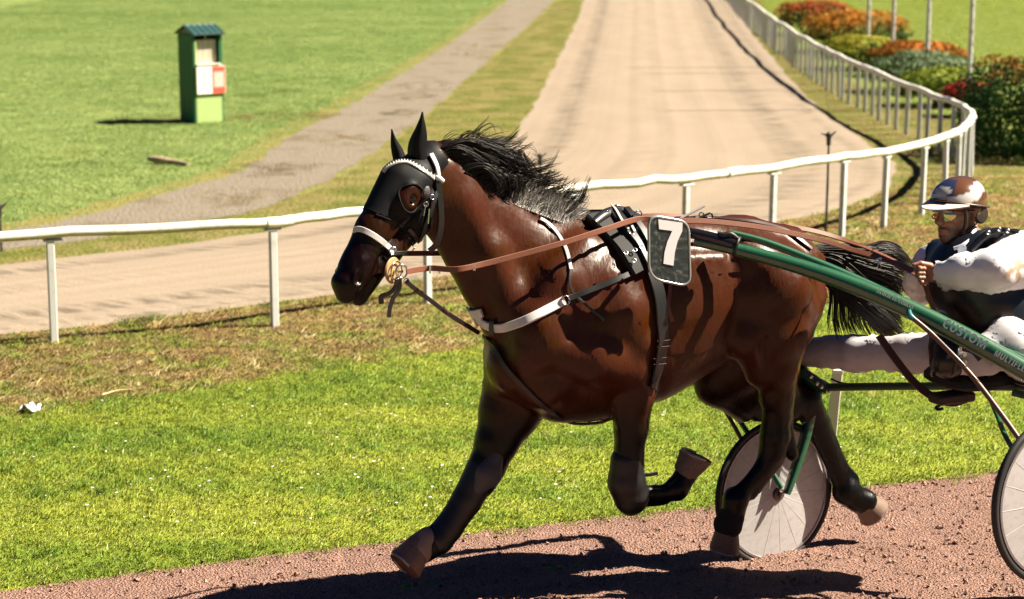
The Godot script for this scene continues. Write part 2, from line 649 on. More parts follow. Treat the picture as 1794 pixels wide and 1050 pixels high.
	for y in 1024:
		var wrap := minf(1.0, minf(y, 1023 - y) / 60.0)
		for x in 512:
			var f := x / 512.0
			var rut := exp(-pow((f - 0.14) / 0.055, 2)) + 0.85 * exp(-pow((f - 0.79) / 0.06, 2)) + 0.6 * exp(-pow((f - 0.93) / 0.03, 2)) + 0.25 * exp(-pow((f - 0.42) / 0.05, 2))
			var streak := n2.get_noise_2d(x * 0.25, y * 1.6) * wrap
			var lane := n1.get_noise_2d(x * 1.5, 7.0) * 0.5 + n1.get_noise_2d(x * 0.6, y * 0.2) * 0.4 * wrap
			var fine := n3.get_noise_2d(x, y)
			var v := 1.0 - 0.36 * rut * clampf(0.6 + streak * 2.4, 0.0, 1.4) + lane * 0.22 + fine * 0.07 - 0.05 * maxf(streak, 0.0)
			v = clampf(v, 0.3, 1.1) / 1.1
			var c := Color(0.256 * v, 0.208 * v, 0.160 * v).linear_to_srgb()
			im.set_pixel(x, y, c)
			var h := clampf(0.5 + 0.35 * streak * (0.35 + rut) + 0.15 * fine, 0.0, 1.0)
			hm.set_pixel(x, y, Color(h, h, h))
	sm.albedo_texture = ImageTexture.create_from_image(im)
	sm.heightmap_enabled = true
	sm.heightmap_texture = ImageTexture.create_from_image(hm)
	sm.heightmap_scale = 2.5
	sm.metallic_specular = 0.2
	structure("sand_track", g.mesh(), sm)
	# worn grey service path
	path_zone = ragged(poly([[-300, 432], [0, 408], [150, 378], [300, 338], [420, 300], [520, 235], [620, 182], [700, 132], [800, 68], [888, 2], [960, -60], [1010, -62], [970, 2], [920, 50], [850, 110], [762, 188], [680, 250], [600, 302], [480, 358], [300, 398], [0, 442], [-300, 480]]), 0.25, 0.12, 21)
	structure("service_path", sheet(path_zone, 0.012), ground_mat([[0.0, 0.35, 0.55, 0.8, 1.0], [[0.20, 0.155, 0.12], [0.32, 0.265, 0.22], [0.40, 0.34, 0.29], [0.45, 0.39, 0.33], [0.53, 0.46, 0.40]]], 0.03, 1.6, [[0.0, 0.3, 0.42, 1.0], [[0.66, 0.63, 0.52], [0.90, 0.88, 0.84], [1.0, 1.0, 1.0], [1.0, 1.0, 1.0]]], 6.0, 1.5, 22, Vector3(0.465, 0.475, 0.445)))
	var fringe := Geometry2D.offset_polygon(path_zone, 0.38)
	if fringe.size() > 0: structure("path_fringe", sheet(ragged(fringe[0], 0.3, 0.16, 29), 0.007), ground_mat([[0.0, 0.4, 0.6, 1.0], [[0.10, 0.085, 0.03], [0.16, 0.15, 0.05], [0.20, 0.19, 0.06], [0.27, 0.235, 0.10]]], 0.02, 1.0, [[0.0, 0.5, 1.0], [[0.7, 0.8, 0.55], [1, 1, 1], [1.0, 0.92, 0.85]]], 5.0, 2.0, 30))
	# thin, trodden grass between the path and the sand, and outside the bend
	strip_zone = ragged(poly([[1012, 0], [975, 2], [925, 50], [856, 110], [768, 188], [690, 250], [610, 302], [490, 358], [300, 402], [0, 444], [-300, 482], [-300, 515], [0, 476], [300, 442], [500, 410], [690, 364], [810, 316], [905, 258], [952, 190], [990, 120], [1022, 50], [1036, 0]]), 0.25, 0.12, 24)
	var thin := ground_mat([[0.0, 0.4, 0.6, 1.0], [[0.13, 0.10, 0.035], [0.22, 0.185, 0.06], [0.30, 0.25, 0.085], [0.40, 0.33, 0.15]]], 0.02, 1.2, [[0.0, 0.42, 0.6, 1.0], [[0.45, 0.62, 0.28], [0.75, 0.85, 0.55], [1.0, 0.98, 0.9], [1.0, 0.95, 0.9]]], 6.0, 2.0, 25, Vector3(0.62, 0.66, 0.75))
	structure("trodden_strip", sheet(strip_zone, 0.008), thin)
	verge_zone = ragged(poly([[1258, -8], [1288, 40], [1346, 118], [1408, 190], [1480, 248], [1545, 290], [1515, 325], [1640, 350], [1800, 320], [1745, 250], [1650, 205], [1545, 170], [1440, 112], [1360, 52], [1325, -10]]), 0.25, 0.10, 27)
	structure("dry_verge", sheet(verge_zone, 0.006), thin)
	# reddish trotting track, banked, with kicked-up crumbs
	var edge := []
	for q in [[-1200, 1200], [-500, 1108], [0, 1040], [300, 1000], [560, 968], [750, 948], [1000, 917], [1250, 890], [1500, 858], [1735, 832], [2000, 800], [2600, 738], [3600, 660]]: edge.append(G(q[0], q[1]))
	var es := spline(edge, 60)
	var e0: Vector3 = G(600, 960)
	var tdir: Vector3 = (G(1735, 832) - e0).normalized()
	var outd := Vector3(-tdir.z, 0, tdir.x)
	if outd.z < 0: outd = -outd
	var dg := Geo.new()
	var dn := noise(2.2, 5, 41)
	var dn2 := noise(9.0, 3, 42)
	dirt_zone = PackedVector2Array()
	var rows := 110
	for k in es.size():
		for j in rows + 1:
			var w := 6.5 * pow(float(j) / rows, 1.5)
			var p: Vector3 = es[k] + outd * w
			if j == 0: p += outd * (dn.get_noise_2d(p.x * 1.5, p.z * 1.5) * 0.22 + dn2.get_noise_2d(p.x, p.z) * 0.06 - 0.03)
			p.y = dirt_y(p.x, p.z) + (dn.get_noise_2d(p.x, p.z) * 0.012 + dn2.get_noise_2d(p.x, p.z) * 0.010) * minf(1.0, w * 4.0)
			for rut in [0.62, 1.02, 2.15, 2.5]: p.y -= 0.010 * exp(-pow((w - rut - dn.get_noise_2d(p.x * 0.3, 4.0) * 0.08) / 0.035, 2))
			if j == 0: p.y = 0.004
			dg.vert(p, Vector3.UP, Color.WHITE, Vector2(p.x, p.z))
	for k in es.size() - 1:
		for j in rows:
			var a := k * (rows + 1) + j
			dg.quad(a, a + 1, a + rows + 2, a + rows + 1)
	for k in dg.v.size(): dg.n[k] = Vector3.ZERO
	for k in range(0, dg.i.size(), 3):
		var fn := (dg.v[dg.i[k + 1]] - dg.v[dg.i[k]]).cross(dg.v[dg.i[k + 2]] - dg.v[dg.i[k]])
		if fn.y < 0: fn = -fn
		for j in 3: dg.n[dg.i[k + j]] += fn
	for k in dg.v.size(): dg.n[k] = dg.n[k].normalized()
	for p in es: dirt_zone.append(Vector2(p.x, p.z))
	dirt_zone.append(Vector2(es[-1].x, 30))
	dirt_zone.append(Vector2(es[0].x, 30))
	structure("dirt_track", dg.mesh(), ground_mat([[0.0, 0.35, 0.5, 0.7, 1.0], [[0.085, 0.042, 0.028], [0.20, 0.108, 0.073], [0.28, 0.155, 0.108], [0.36, 0.21, 0.15], [0.47, 0.30, 0.23]]], 0.035, 0.6, [[0.0, 0.5, 1.0], [[0.8, 0.78, 0.76], [1, 1, 1], [1, 0.97, 0.95]]], 2.5, 3.0, 44, Vector3(1.05, 1.13, 1.3)))

# ---------- the white running rail ----------
func build_rail() -> void:
	var white := M(0.78, 0.76, 0.70, 0.45)
	white.albedo_texture = ntex(noise(0.02, 4, 61), 512, [[0.0, 0.3, 0.45, 1.0], [[0.42, 0.44, 0.30], [0.80, 0.80, 0.70], [1, 1, 1], [1, 1, 1]]])
	white.uv1_triplanar = true
	white.uv1_world_triplanar = true
	white.uv1_scale = Vector3(0.9, 2.0, 0.9)
	white.vertex_color_use_as_albedo = true
	var grey := M(0.60, 0.62, 0.62, 0.5)
	grey.albedo_texture = ntex(noise(0.015, 4, 62), 512, [[0.0, 0.35, 1.0], [[0.6, 0.62, 0.5], [0.95, 0.95, 0.95], [1, 1, 1]]])
	grey.uv1_triplanar = true
	grey.uv1_world_triplanar = true
	var ends := []
	for q in [[-700, 474], [-260, 437], [0, 415], [471, 388], [640, 369], [1030, 328], [1205, 311], [1357, 293], [1480, 275], [1555, 266], [1640, 245], [1690, 222], [1704, 205], [1690, 188], [1640, 168], [1550, 133], [1470, 98], [1400, 61], [1350, 29], [1310, 0], [1285, -22], [1255, -50]]:
		ends.append(G(q[0], q[1], lerpf(0.83, 0.70, smoothstep(5.0, 14.0, float(ends.size())))))
	var sp := spline(ends, 10)
	var wob := noise(0.35, 2, 66)
	for k in sp.size():
		sp[k].y += wob.get_noise_1d(k * 0.6) * 0.022
		sp[k] += Vector3(wob.get_noise_1d(k * 0.6 + 300), 0, 0) * 0.05
	var rail := thing("running_rail", Vector3(sp[0].x, 0, sp[0].z), "white tubular running rail on grey posts curving along the outside of the sandy track", "rail fence")
	# the top rail is made of lengths that overlap in sleeves
	var along := [0.0]
	for k in range(1, sp.size()): along.append(along[-1] + (sp[k] - sp[k - 1]).length())
	var at := func(d: float) -> Vector3:
		var k := 1
		while k < along.size() - 1 and along[k] < d: k += 1
		return sp[k - 1].lerp(sp[k], clampf((d - along[k - 1]) / maxf(along[k] - along[k - 1], 1e-4), 0, 1))
	var d := 0.0
	var n := 0
	while d < along[-1] - 0.5:
		var e := minf(d + 4.8, along[-1])
		var ps := []
		var dd := d
		while dd < e - 0.05:
			ps.append(at.call(dd))
			dd += 0.2
		ps.append(at.call(e))
		var rg := Geo.new()
		tube(rg, ps, [0.046], 12, Color.WHITE, true, 0.85)
		for j in rg.v.size():      # yellow-green and darker towards the underside of the rail
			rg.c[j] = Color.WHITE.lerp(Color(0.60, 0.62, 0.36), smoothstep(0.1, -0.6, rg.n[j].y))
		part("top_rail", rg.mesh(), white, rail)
		var sg := Geo.new()
		tube(sg, [at.call(e - 0.12), at.call(e), at.call(minf(e + 0.1, along[-1]))], [0.051], 12, Color.WHITE, true, 0.87)
		part("sleeve", sg.mesh(), white, rail)
		d = e
		n += 1
	# posts: 1.6 m apart along the front, closer round the bend and the far side
	var where := []
	for px in [-600, -360, -130, 110, 471, 755, 1000, 1205, 1357, 1480, 1555, 1620]:
		var best := 0.0
		var bd := 1e9
		for k in sp.size():
			var r: Vector3 = sp[k] - C
			var x := 897.0 + F * r.x / r.dot(fw)
			if absf(x - px) < bd and sp[k].z > G(1690, 345).z - 0.2:
				bd = absf(x - px)
				best = along[k]
		where.append(best)
	var q: float = where[-1] + 0.9
	while q < along[-1]:
		where.append(q)
		q += 0.62
	var tilt := [0.0, 0.0, 0.0, 0.055, 0.0, -0.01]
	for k in where.size():
		var p: Vector3 = at.call(where[k])
		var pg := Geo.new()
		var lean: float = tilt[k] if k < 6 else rng.randf_range(-0.02, 0.02)
		var foot := Vector3(p.x - lean * 0.8, -0.02, p.z)
		var top := p - Vector3(0, 0.05, 0)
		var tg: Vector3 = (at.call(where[k] + 0.1) - at.call(where[k] - 0.1))
		tg.y = 0
		tg = tg.normalized()
		var b := Basis(tg, (top - foot).normalized(), tg.cross(Vector3.UP)).orthonormalized()
		box(pg, (foot + top) * 0.5, Vector3(0.028, (top - foot).length() * 0.5, 0.026), b, Color.WHITE, 0.006)
		part("post", pg.mesh(), grey, rail)
		var hg := Geo.new()
		box(hg, p - Vector3(0, 0.052, 0), Vector3(0.07, 0.008, 0.03), b, Color.WHITE, 0.003)
		part("bracket", hg.mesh(), grey, rail)

# ---------- far things ----------
func build_back() -> void:
	kiosk()
	poles()
	shrubs()
	sprinklers()
	litter()

var kx: Transform3D
var kt: Node3D
func kput(called: String, at: Vector3, half: Vector3, mat: Material, par: Node = null, bev := 0.006) -> MeshInstance3D:
	var g := Geo.new()
	box(g, kx * at, half, kx.basis, Color.WHITE, bev)
	return part(called, g.mesh(), mat, par if par else kt)

func kiosk() -> void:
	var base := G(354, 213)
	var t := thing("notice_kiosk", base, "green wooden notice kiosk with a gabled roof standing in the left field", "kiosk")
	t.rotation.y = deg_to_rad(38)
	var green := M(0.018, 0.115, 0.045, 0.55)
	var pale := M(0.33, 0.44, 0.16, 0.7)  # lighter version of the green: sunlight on the front put into the paint
	var teal := M(0.015, 0.055, 0.055, 0.45)
	var X := above(t)
	kx = X
	kt = t
	# the lit front faces local +z; the shaded gable end faces local -x
	var w := 0.235
	var h := 1.32
	for s in [-1.0, 1.0]:
		for k in 3:      # three vertical boards a side
			kput("side_board", Vector3(s * w, h * 0.5, -0.155 + k * 0.155), Vector3(0.014, h * 0.5, 0.0755), green)
	for k in 3: kput("back_board", Vector3(-0.14 + k * 0.14, h * 0.5, -w + 0.015), Vector3(0.068, h * 0.5, 0.012), green)
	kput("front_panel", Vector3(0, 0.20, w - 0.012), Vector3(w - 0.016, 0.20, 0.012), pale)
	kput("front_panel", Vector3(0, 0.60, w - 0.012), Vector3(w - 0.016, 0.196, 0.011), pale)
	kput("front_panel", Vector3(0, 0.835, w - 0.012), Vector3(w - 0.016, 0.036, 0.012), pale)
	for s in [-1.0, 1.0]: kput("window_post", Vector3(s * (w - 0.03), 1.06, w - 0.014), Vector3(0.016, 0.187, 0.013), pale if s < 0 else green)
	# recessed window with pale slats
	var glass := kput("window", Vector3(0, 1.06, w - 0.085), Vector3(w - 0.05, 0.18, 0.008), M(0.55, 0.50, 0.40, 0.5))
	for k in 7: kput("slat", Vector3(-0.15 + k * 0.05, 1.06, w - 0.070), Vector3(0.016, 0.172, 0.006), M(0.66, 0.61, 0.50, 0.6) if k % 2 else M(0.56, 0.50, 0.39, 0.6), glass, 0.002)
	kput("sill", Vector3(0, 0.878, w - 0.02), Vector3(w - 0.03, 0.006, 0.06), M(0.7, 0.68, 0.6))
	# gabled roof, ridge along local x
	for s in [-1.0, 1.0]:
		var rg := Geo.new()
		var rb: Basis = X.basis * Basis(Vector3.RIGHT, s * deg_to_rad(24))
		box(rg, X * Vector3(0, h + 0.065, s * 0.135), Vector3(w + 0.045, 0.010, 0.165), rb, Color.WHITE, 0.003)
		var slope := part("roof_sheet", rg.mesh(), teal, t)
		for k in 6:
			var bg := Geo.new()
			box(bg, X * (Vector3(-0.25 + k * 0.1, h + 0.065, s * 0.135)) + rb * Vector3(0, 0.014, 0), Vector3(0.012, 0.006, 0.164), rb, Color.WHITE, 0.002)
			part("roof_rib", bg.mesh(), teal, slope)
	for s in [-1.0, 1.0]:
		var gg := Geo.new()
		gg.face([X * Vector3(s * (w - 0.01), h, -0.22), X * Vector3(s * (w - 0.01), h, 0.22), X * Vector3(s * (w - 0.01), h + 0.10, 0.0)])
		part("gable", gg.mesh(), M(0.30, 0.24, 0.15, 0.8), t)
	# two notices on one board, standing a little proud and past the right edge
	var sign := kput("sign_board", Vector3(0.03, 0.64, w + 0.014), Vector3(0.245, 0.205, 0.010), M(0.7, 0.7, 0.68))
	kput("white_notice", Vector3(-0.085, 0.64, w + 0.0275), Vector3(0.128, 0.20, 0.003), M(0.80, 0.76, 0.72, 0.5), sign, 0.001)
	kput("red_notice", Vector3(0.155, 0.64, w + 0.0275), Vector3(0.109, 0.20, 0.003), M(0.72, 0.09, 0.06, 0.5), sign, 0.001)
	kput("notice_text", Vector3(0.155, 0.645, w + 0.0325), Vector3(0.085, 0.115, 0.0015), M(0.78, 0.45, 0.40, 0.5), sign, 0.0005)
	for k in 5: kput("print_line", Vector3(-0.10 + 0.012 * (k % 2), 0.52 + k * 0.055, w + 0.032), Vector3(0.03, 0.012, 0.001), M(0.55, 0.32, 0.28, 0.5) if k != 2 else M(0.42, 0.46, 0.42, 0.5), sign, 0.0004)

func poles() -> void:
	var g := Geo.new()
	lathe(g, Vector3.ZERO, Vector3.UP, [[0.04, -0.05], [0.04, 0.0], [0.036, 3.0], [0.03, 5.2], [0.0, 5.22]], 10)
	var mesh := g.mesh()
	var white := M(0.66, 0.66, 0.64, 0.5)
	white.albedo_texture = ntex(noise(0.018, 4, 71), 512, [[0.0, 0.34, 0.44, 1.0], [[0.22, 0.10, 0.05], [0.45, 0.30, 0.2], [1, 1, 1], [1, 1, 1]]])
	white.uv1_triplanar = true
	white.uv1_world_triplanar = true
	white.uv1_scale = Vector3(2, 0.6, 2)
	var bg := Geo.new()
	box(bg, Vector3(0, 0.006, 0), Vector3(0.10, 0.016, 0.10))
	var foot := bg.mesh()
	var cg := Geo.new()
	tube(cg, [Vector3(0.045, 0.3, 0.02), Vector3(0.05, 3.0, 0.02), Vector3(0.04, 5.0, 0.02)], [0.004], 5)
	var cord := cg.mesh()
	var words := ["white flagpole behind the yellow shrub, farthest of the four poles", "rust-marked white flagpole rising from the low orange shrub", "rust-marked pole standing by the pale grey-green shrub", "white flagpole beside the big trimmed hedge, nearest of the four poles"]
	var spots := [[1519, 118], [1562, 128], [1622, 158], [1696, 192]]
	for k in 4:
		var t := thing("flagpole", G(spots[k][0], spots[k][1]), words[k], "flagpole", "flagpoles beyond the bend")
		for p in [["pole", mesh, white], ["base_plate", foot, M(0.35, 0.35, 0.34)], ["halyard", cord, M(0.5, 0.48, 0.42)]]:
			var o := MeshInstance3D.new()
			o.mesh = p[1]
			o.material_override = p[2]
			o.name = p[0]
			t.add_child(o)

# a clipped shrub: leaves through the outer part of its volume on a branching stem
func shrub(called: String, at: Vector3, size: Vector3, cols: Array, count: int, label: String, cat: String, boxy := 2.0, leaf := 0.042, from := 0.44, sharp := 1.7) -> void:
	var t := thing(called, at, label, cat, "ornamental shrubs behind the rail")
	var g := Geo.new()
	var nz := noise(1.6, 3, rng.randi() % 1000)
	for k in count:
		var d := Vector3(rng.randfn(), rng.randfn(), rng.randfn()).normalized()
		if d.y < -0.4 and boxy < 3.0: d.y = -d.y
		# superellipsoid radius
		var e := pow(pow(absf(d.x), boxy) + pow(absf(d.y), boxy) + pow(absf(d.z), boxy), -1.0 / boxy)
		var lump := 1.0 + 0.26 * nz.get_noise_3dv(d * 1.2 + at)
		var r := e * lump * (1.0 - 0.30 * pow(rng.randf(), 2.2))
		var p := at + Vector3(0, size.y * 0.48, 0) + Vector3(d.x * size.x * 0.5, d.y * size.y * 0.52, d.z * size.z * 0.5) * r
		if p.y < 0.03: p.y = rng.randf_range(0.03, 0.3)
		var u := (d + Vector3(rng.randfn(), rng.randfn(), rng.randfn()) * 0.55).normalized()
		var s := u.cross(Vector3(rng.randfn(), rng.randfn(), rng.randfn())).normalized()
		var l := leaf * rng.randf_range(0.6, 1.3)
		var side := s.cross(u).normalized()
		var young := clampf(((p.y - at.y) / size.y - from) * sharp + nz.get_noise_3dv(p * 0.9) * 0.9 + rng.randf_range(-0.25, 0.25), 0.0, 1.0)
		var col: Color = cols[0].lerp(cols[1], rng.randf()).lerp(cols[2].lerp(cols[3], rng.randf()), young)
		var nn := u
		var b := g.v.size()
		g.vert(p - s * l, nn, col); g.vert(p + side * l * 0.42 + u * l * 0.1, nn, col); g.vert(p + s * l, nn, col); g.vert(p - side * l * 0.42 + u * l * 0.1, nn, col)
		g.quad(b, b + 1, b + 2, b + 3)
	var lm := VM(0.7)
	lm.metallic_specular = 0.2
	lm.backlight_enabled = true
	lm.backlight = Color(0.5, 0.5, 0.3)
	tag(part("foliage", g.mesh(), lm, t), "", "", "", "stuff")
	var sg := Geo.new()
	for k in 9:
		var a := TAU * k / 9.0
		var top := at + Vector3(cos(a) * size.x * 0.33, size.y * rng.randf_range(0.55, 0.8), sin(a) * size.z * 0.33)
		tube(sg, spline([at + Vector3(cos(a) * 0.05, -0.03, sin(a) * 0.05), at.lerp(top, 0.5) + Vector3(0, 0.08, 0), top], 4), [0.022, 0.006], 5)
	part("stem", sg.mesh(), M(0.09, 0.06, 0.04, 0.9), t)

func shrubs() -> void:
	var dk := Color(0.018, 0.045, 0.012)
	var mg := Color(0.04, 0.085, 0.02)
	var red := Color(0.36, 0.060, 0.025)
	var org := Color(0.46, 0.17, 0.03)
	var yel := Color(0.42, 0.36, 0.05)
	var ylg := Color(0.20, 0.26, 0.04)
	var gry := Color(0.15, 0.20, 0.13)
	shrub("photinia_shrub", G(1428, 62), Vector3(1.9, 0.85, 1.5), [dk, mg, red, red.lerp(org, 0.4)], 5200, "clipped dark red shrub, smallest and farthest of the row behind the rail", "shrub", 2.6)
	shrub("photinia_shrub", G(1497, 92), Vector3(2.3, 0.9, 1.7), [dk, mg, org, org.lerp(yel, 0.2)], 6400, "clipped shrub with an orange top behind the yellow shrub", "shrub", 2.6)
	shrub("yellow_shrub", G(1508, 122), Vector3(1.7, 0.68, 1.3), [mg, ylg, yel, yel.lerp(ylg, 0.5)], 4600, "yellow-leaved rounded shrub in front of the orange topped shrub", "shrub")
	shrub("photinia_shrub", G(1606, 134), Vector3(2.0, 0.66, 1.4), [dk, mg, org, red.lerp(org, 0.6)], 5200, "low spreading orange shrub that two flagpoles rise from", "shrub")
	shrub("grey_shrub", G(1615, 162), Vector3(2.0, 0.70, 1.5), [mg, gry, gry, gry.lerp(ylg, 0.3)], 4600, "grey-green rounded shrub in front of the low orange shrub", "shrub")
	shrub("green_shrub", G(1648, 186), Vector3(1.5, 0.62, 1.0), [mg, ylg, ylg, yel.lerp(ylg, 0.7)], 4200, "light yellow-green bushy shrub left of the big hedge", "shrub")
	shrub("trimmed_hedge", G(1800, 290) + Vector3(0.55, 0, -1.0), Vector3(2.15, 1.2, 1.9), [dk, Color(0.02, 0.05, 0.015), org, red.lerp(org, 0.5)], 19000, "big dark clipped hedge with an orange-red top at the right edge", "hedge", 5.0, 0.034, 0.90, 5.0)
	shrub("red_shrub", G(1690, 205), Vector3(0.75, 0.55, 0.7), [dk, mg, red, Color(0.4, 0.02, 0.06)], 1900, "small crimson shrub tucked against the left end of the big hedge", "shrub")

func sprinklers() -> void:
	var dark := M(0.05, 0.045, 0.04, 0.5, 0.4)
	var spots := [[1447, 412, 0.98, "thin dark sprinkler standpipe inside the bend near the curved rail"], [946, 330, 0.36, "short dark sprinkler on the sandy track behind the mane"], [2, 442, 0.42, "dark sprinkler at the left edge beside the grey path"]]
	for s in spots:
		var at := G(s[0], s[1])
		var t := thing("sprinkler", at, s[3], "sprinkler")
		var g := Geo.new()
		tube(g, [at - Vector3(0, 0.04, 0), at + Vector3(0.002, s[2] * 0.6, 0), at + Vector3(0, s[2], 0)], [0.013, 0.010], 8)
		part("standpipe", g.mesh(), dark, t)
		var hg := Geo.new()
		var top: Vector3 = at + Vector3(0, s[2], 0)
		lathe(hg, top, Vector3.UP, [[0.0, -0.09], [0.022, -0.085], [0.024, -0.02], [0.03, 0.0], [0.03, 0.03], [0.012, 0.045], [0.0, 0.05]], 12)
		part("head", hg.mesh(), dark, t)
		var ag := Geo.new()
		tube(ag, [top + Vector3(-0.075, 0.035, 0.01), top + Vector3(-0.03, 0.02, 0), top + Vector3(0.03, 0.015, 0), top + Vector3(0.07, 0.05, -0.01)], [0.008, 0.013, 0.013, 0.006], 7)
		part("nozzle_arm", ag.mesh(), dark, t)

func litter() -> void:
	# crumpled white paper at the foot of the dry bank
	var at := G(53, 725)
	var g := Geo.new()
	var nz := noise(18.0, 2, 91)
	var ids := []
	for y in 7:
		for x in 9:
			var p := at + Vector3((x - 4) * 0.017, 0.012, (y - 3) * 0.024)
			p.y += absf(nz.get_noise_2d(x * 0.12, y * 0.12)) * 0.09
			p += Vector3(nz.get_noise_2d(x, y) * 0.006, 0, nz.get_noise_2d(y, x) * 0.01)
			ids.append(p)
	for y in 6:
		for x in 8:
			if (x == 0 or x == 7) and (y == 0 or y == 5): continue
			g.face([ids[y * 9 + x], ids[y * 9 + 9 + x], ids[y * 9 + 10 + x], ids[y * 9 + x + 1]])
	tag(part("paper", g.mesh(), M(0.8, 0.8, 0.8, 0.8)), "crumpled white paper lying at the foot of the dry bank", "litter")
	# piece of driftwood-like bark in the left field
	var lg := Geo.new()
	var a := G(262, 286)
	var b := G(330, 292)
	tube(lg, spline([a + Vector3(0, 0.06, 0), a.lerp(b, 0.3) + Vector3(0, 0.05, 0.02), a.lerp(b, 0.65) + Vector3(0, 0.035, -0.03), b + Vector3(0, 0.03, 0)], 5), [0.045, 0.075, 0.055, 0.025], 8, Color.WHITE, true, 0.7)
	var bark := M(0.5, 0.40, 0.28, 0.9)
	bark.albedo_texture = ntex(noise(0.03, 4, 93), 256, [[0.0, 1.0], [[0.35, 0.3, 0.25], [1, 1, 1]]])
	bark.uv1_triplanar = true
	bark.uv1_scale = Vector3(3, 3, 3)
	tag(part("driftwood_log", lg.mesh(), bark), "pale fallen piece of wood lying in the grass below the kiosk", "log")
	# dry twigs on the bank
	var tw := M(0.50, 0.38, 0.22, 0.9)
	var words := ["long dry twig lying slanted low on the dry bank", "short upright dry stalk on the dry bank left of the second post"]
	var lines := [[[178, 700], [205, 692], [232, 690]], [[226, 690], [229, 672], [232, 664]]]
	for k in 2:
		var wg := Geo.new()
		var ps := []
		for j in 3: ps.append(G(lines[k][j][0], lines[k][j][1]) + Vector3(0, 0.03, 0) if k == 0 else G(226, 690) + Vector3(0.005 * j, 0.05 * j, 0))
		tube(wg, spline(ps, 4), [0.006, 0.003], 6)
		tag(part("twig", wg.mesh(), tw), words[k], "twig")
	# white marker post in the infield grass beyond the cart
	var mp := G(1457, 792)
	var mt := thing("marker_post", mp, "pale flat marker post standing in the grass beyond the cart's far wheel", "post")
	var mg2 := Geo.new()
	box(mg2, mp + Vector3(0.005, 0.24, 0), Vector3(0.030, 0.25, 0.012), Basis(Vector3(0, 0, 1), -0.06), Color.WHITE, 0.004)
	part("stake", mg2.mesh(), M(0.62, 0.55, 0.54, 0.6), mt)
	var mc := Geo.new()
	box(mc, mp + Vector3(0.021, 0.495, 0), Vector3(0.032, 0.012, 0.014), Basis(Vector3(0, 0, 1), -0.06), Color.WHITE, 0.003)
	part("cap", mc.mesh(), M(0.72, 0.70, 0.68, 0.5), mt)

# ---------- the horse ----------
const YAW := 0.384          # the horse heads 22 degrees towards the camera from straight left
var e_back := Vector3(cos(YAW), 0, -sin(YAW))
var e_near := Vector3(sin(YAW), 0, cos(YAW))
var HO: Vector3
var HT: Transform3D
var body := Field.new()
var head := Field.new()
var horse: Node3D
const HEAD_YAW := 0.73

func S(px: float, py: float, w := 0.0) -> Vector3:     # world point w metres to the near side of the horse's middle plane
	var r := U(px, py, 1.0) - C
	return C + r * ((w - (C - HO).dot(e_near)) / r.dot(e_near))

func rad(px: float, at: Vector3) -> float:
	return px * (at - C).dot(fw) / F

func hb(a: Array, b: Array, q := 1.0, k := 0.04, neg := false) -> void:    # [px, py, w, r px]
	var p := S(a[0], a[1], a[2])
	var s := S(b[0], b[1], b[2])
	var inv := HT.affine_inverse()
	body.add(inv * p, rad(a[3], p), inv * s, rad(b[3], s), q, k, neg)

func chain(list: Array, q := 1.0, k := 0.03) -> void:
	for j in list.size() - 1: hb(list[j], list[j + 1], q, k)

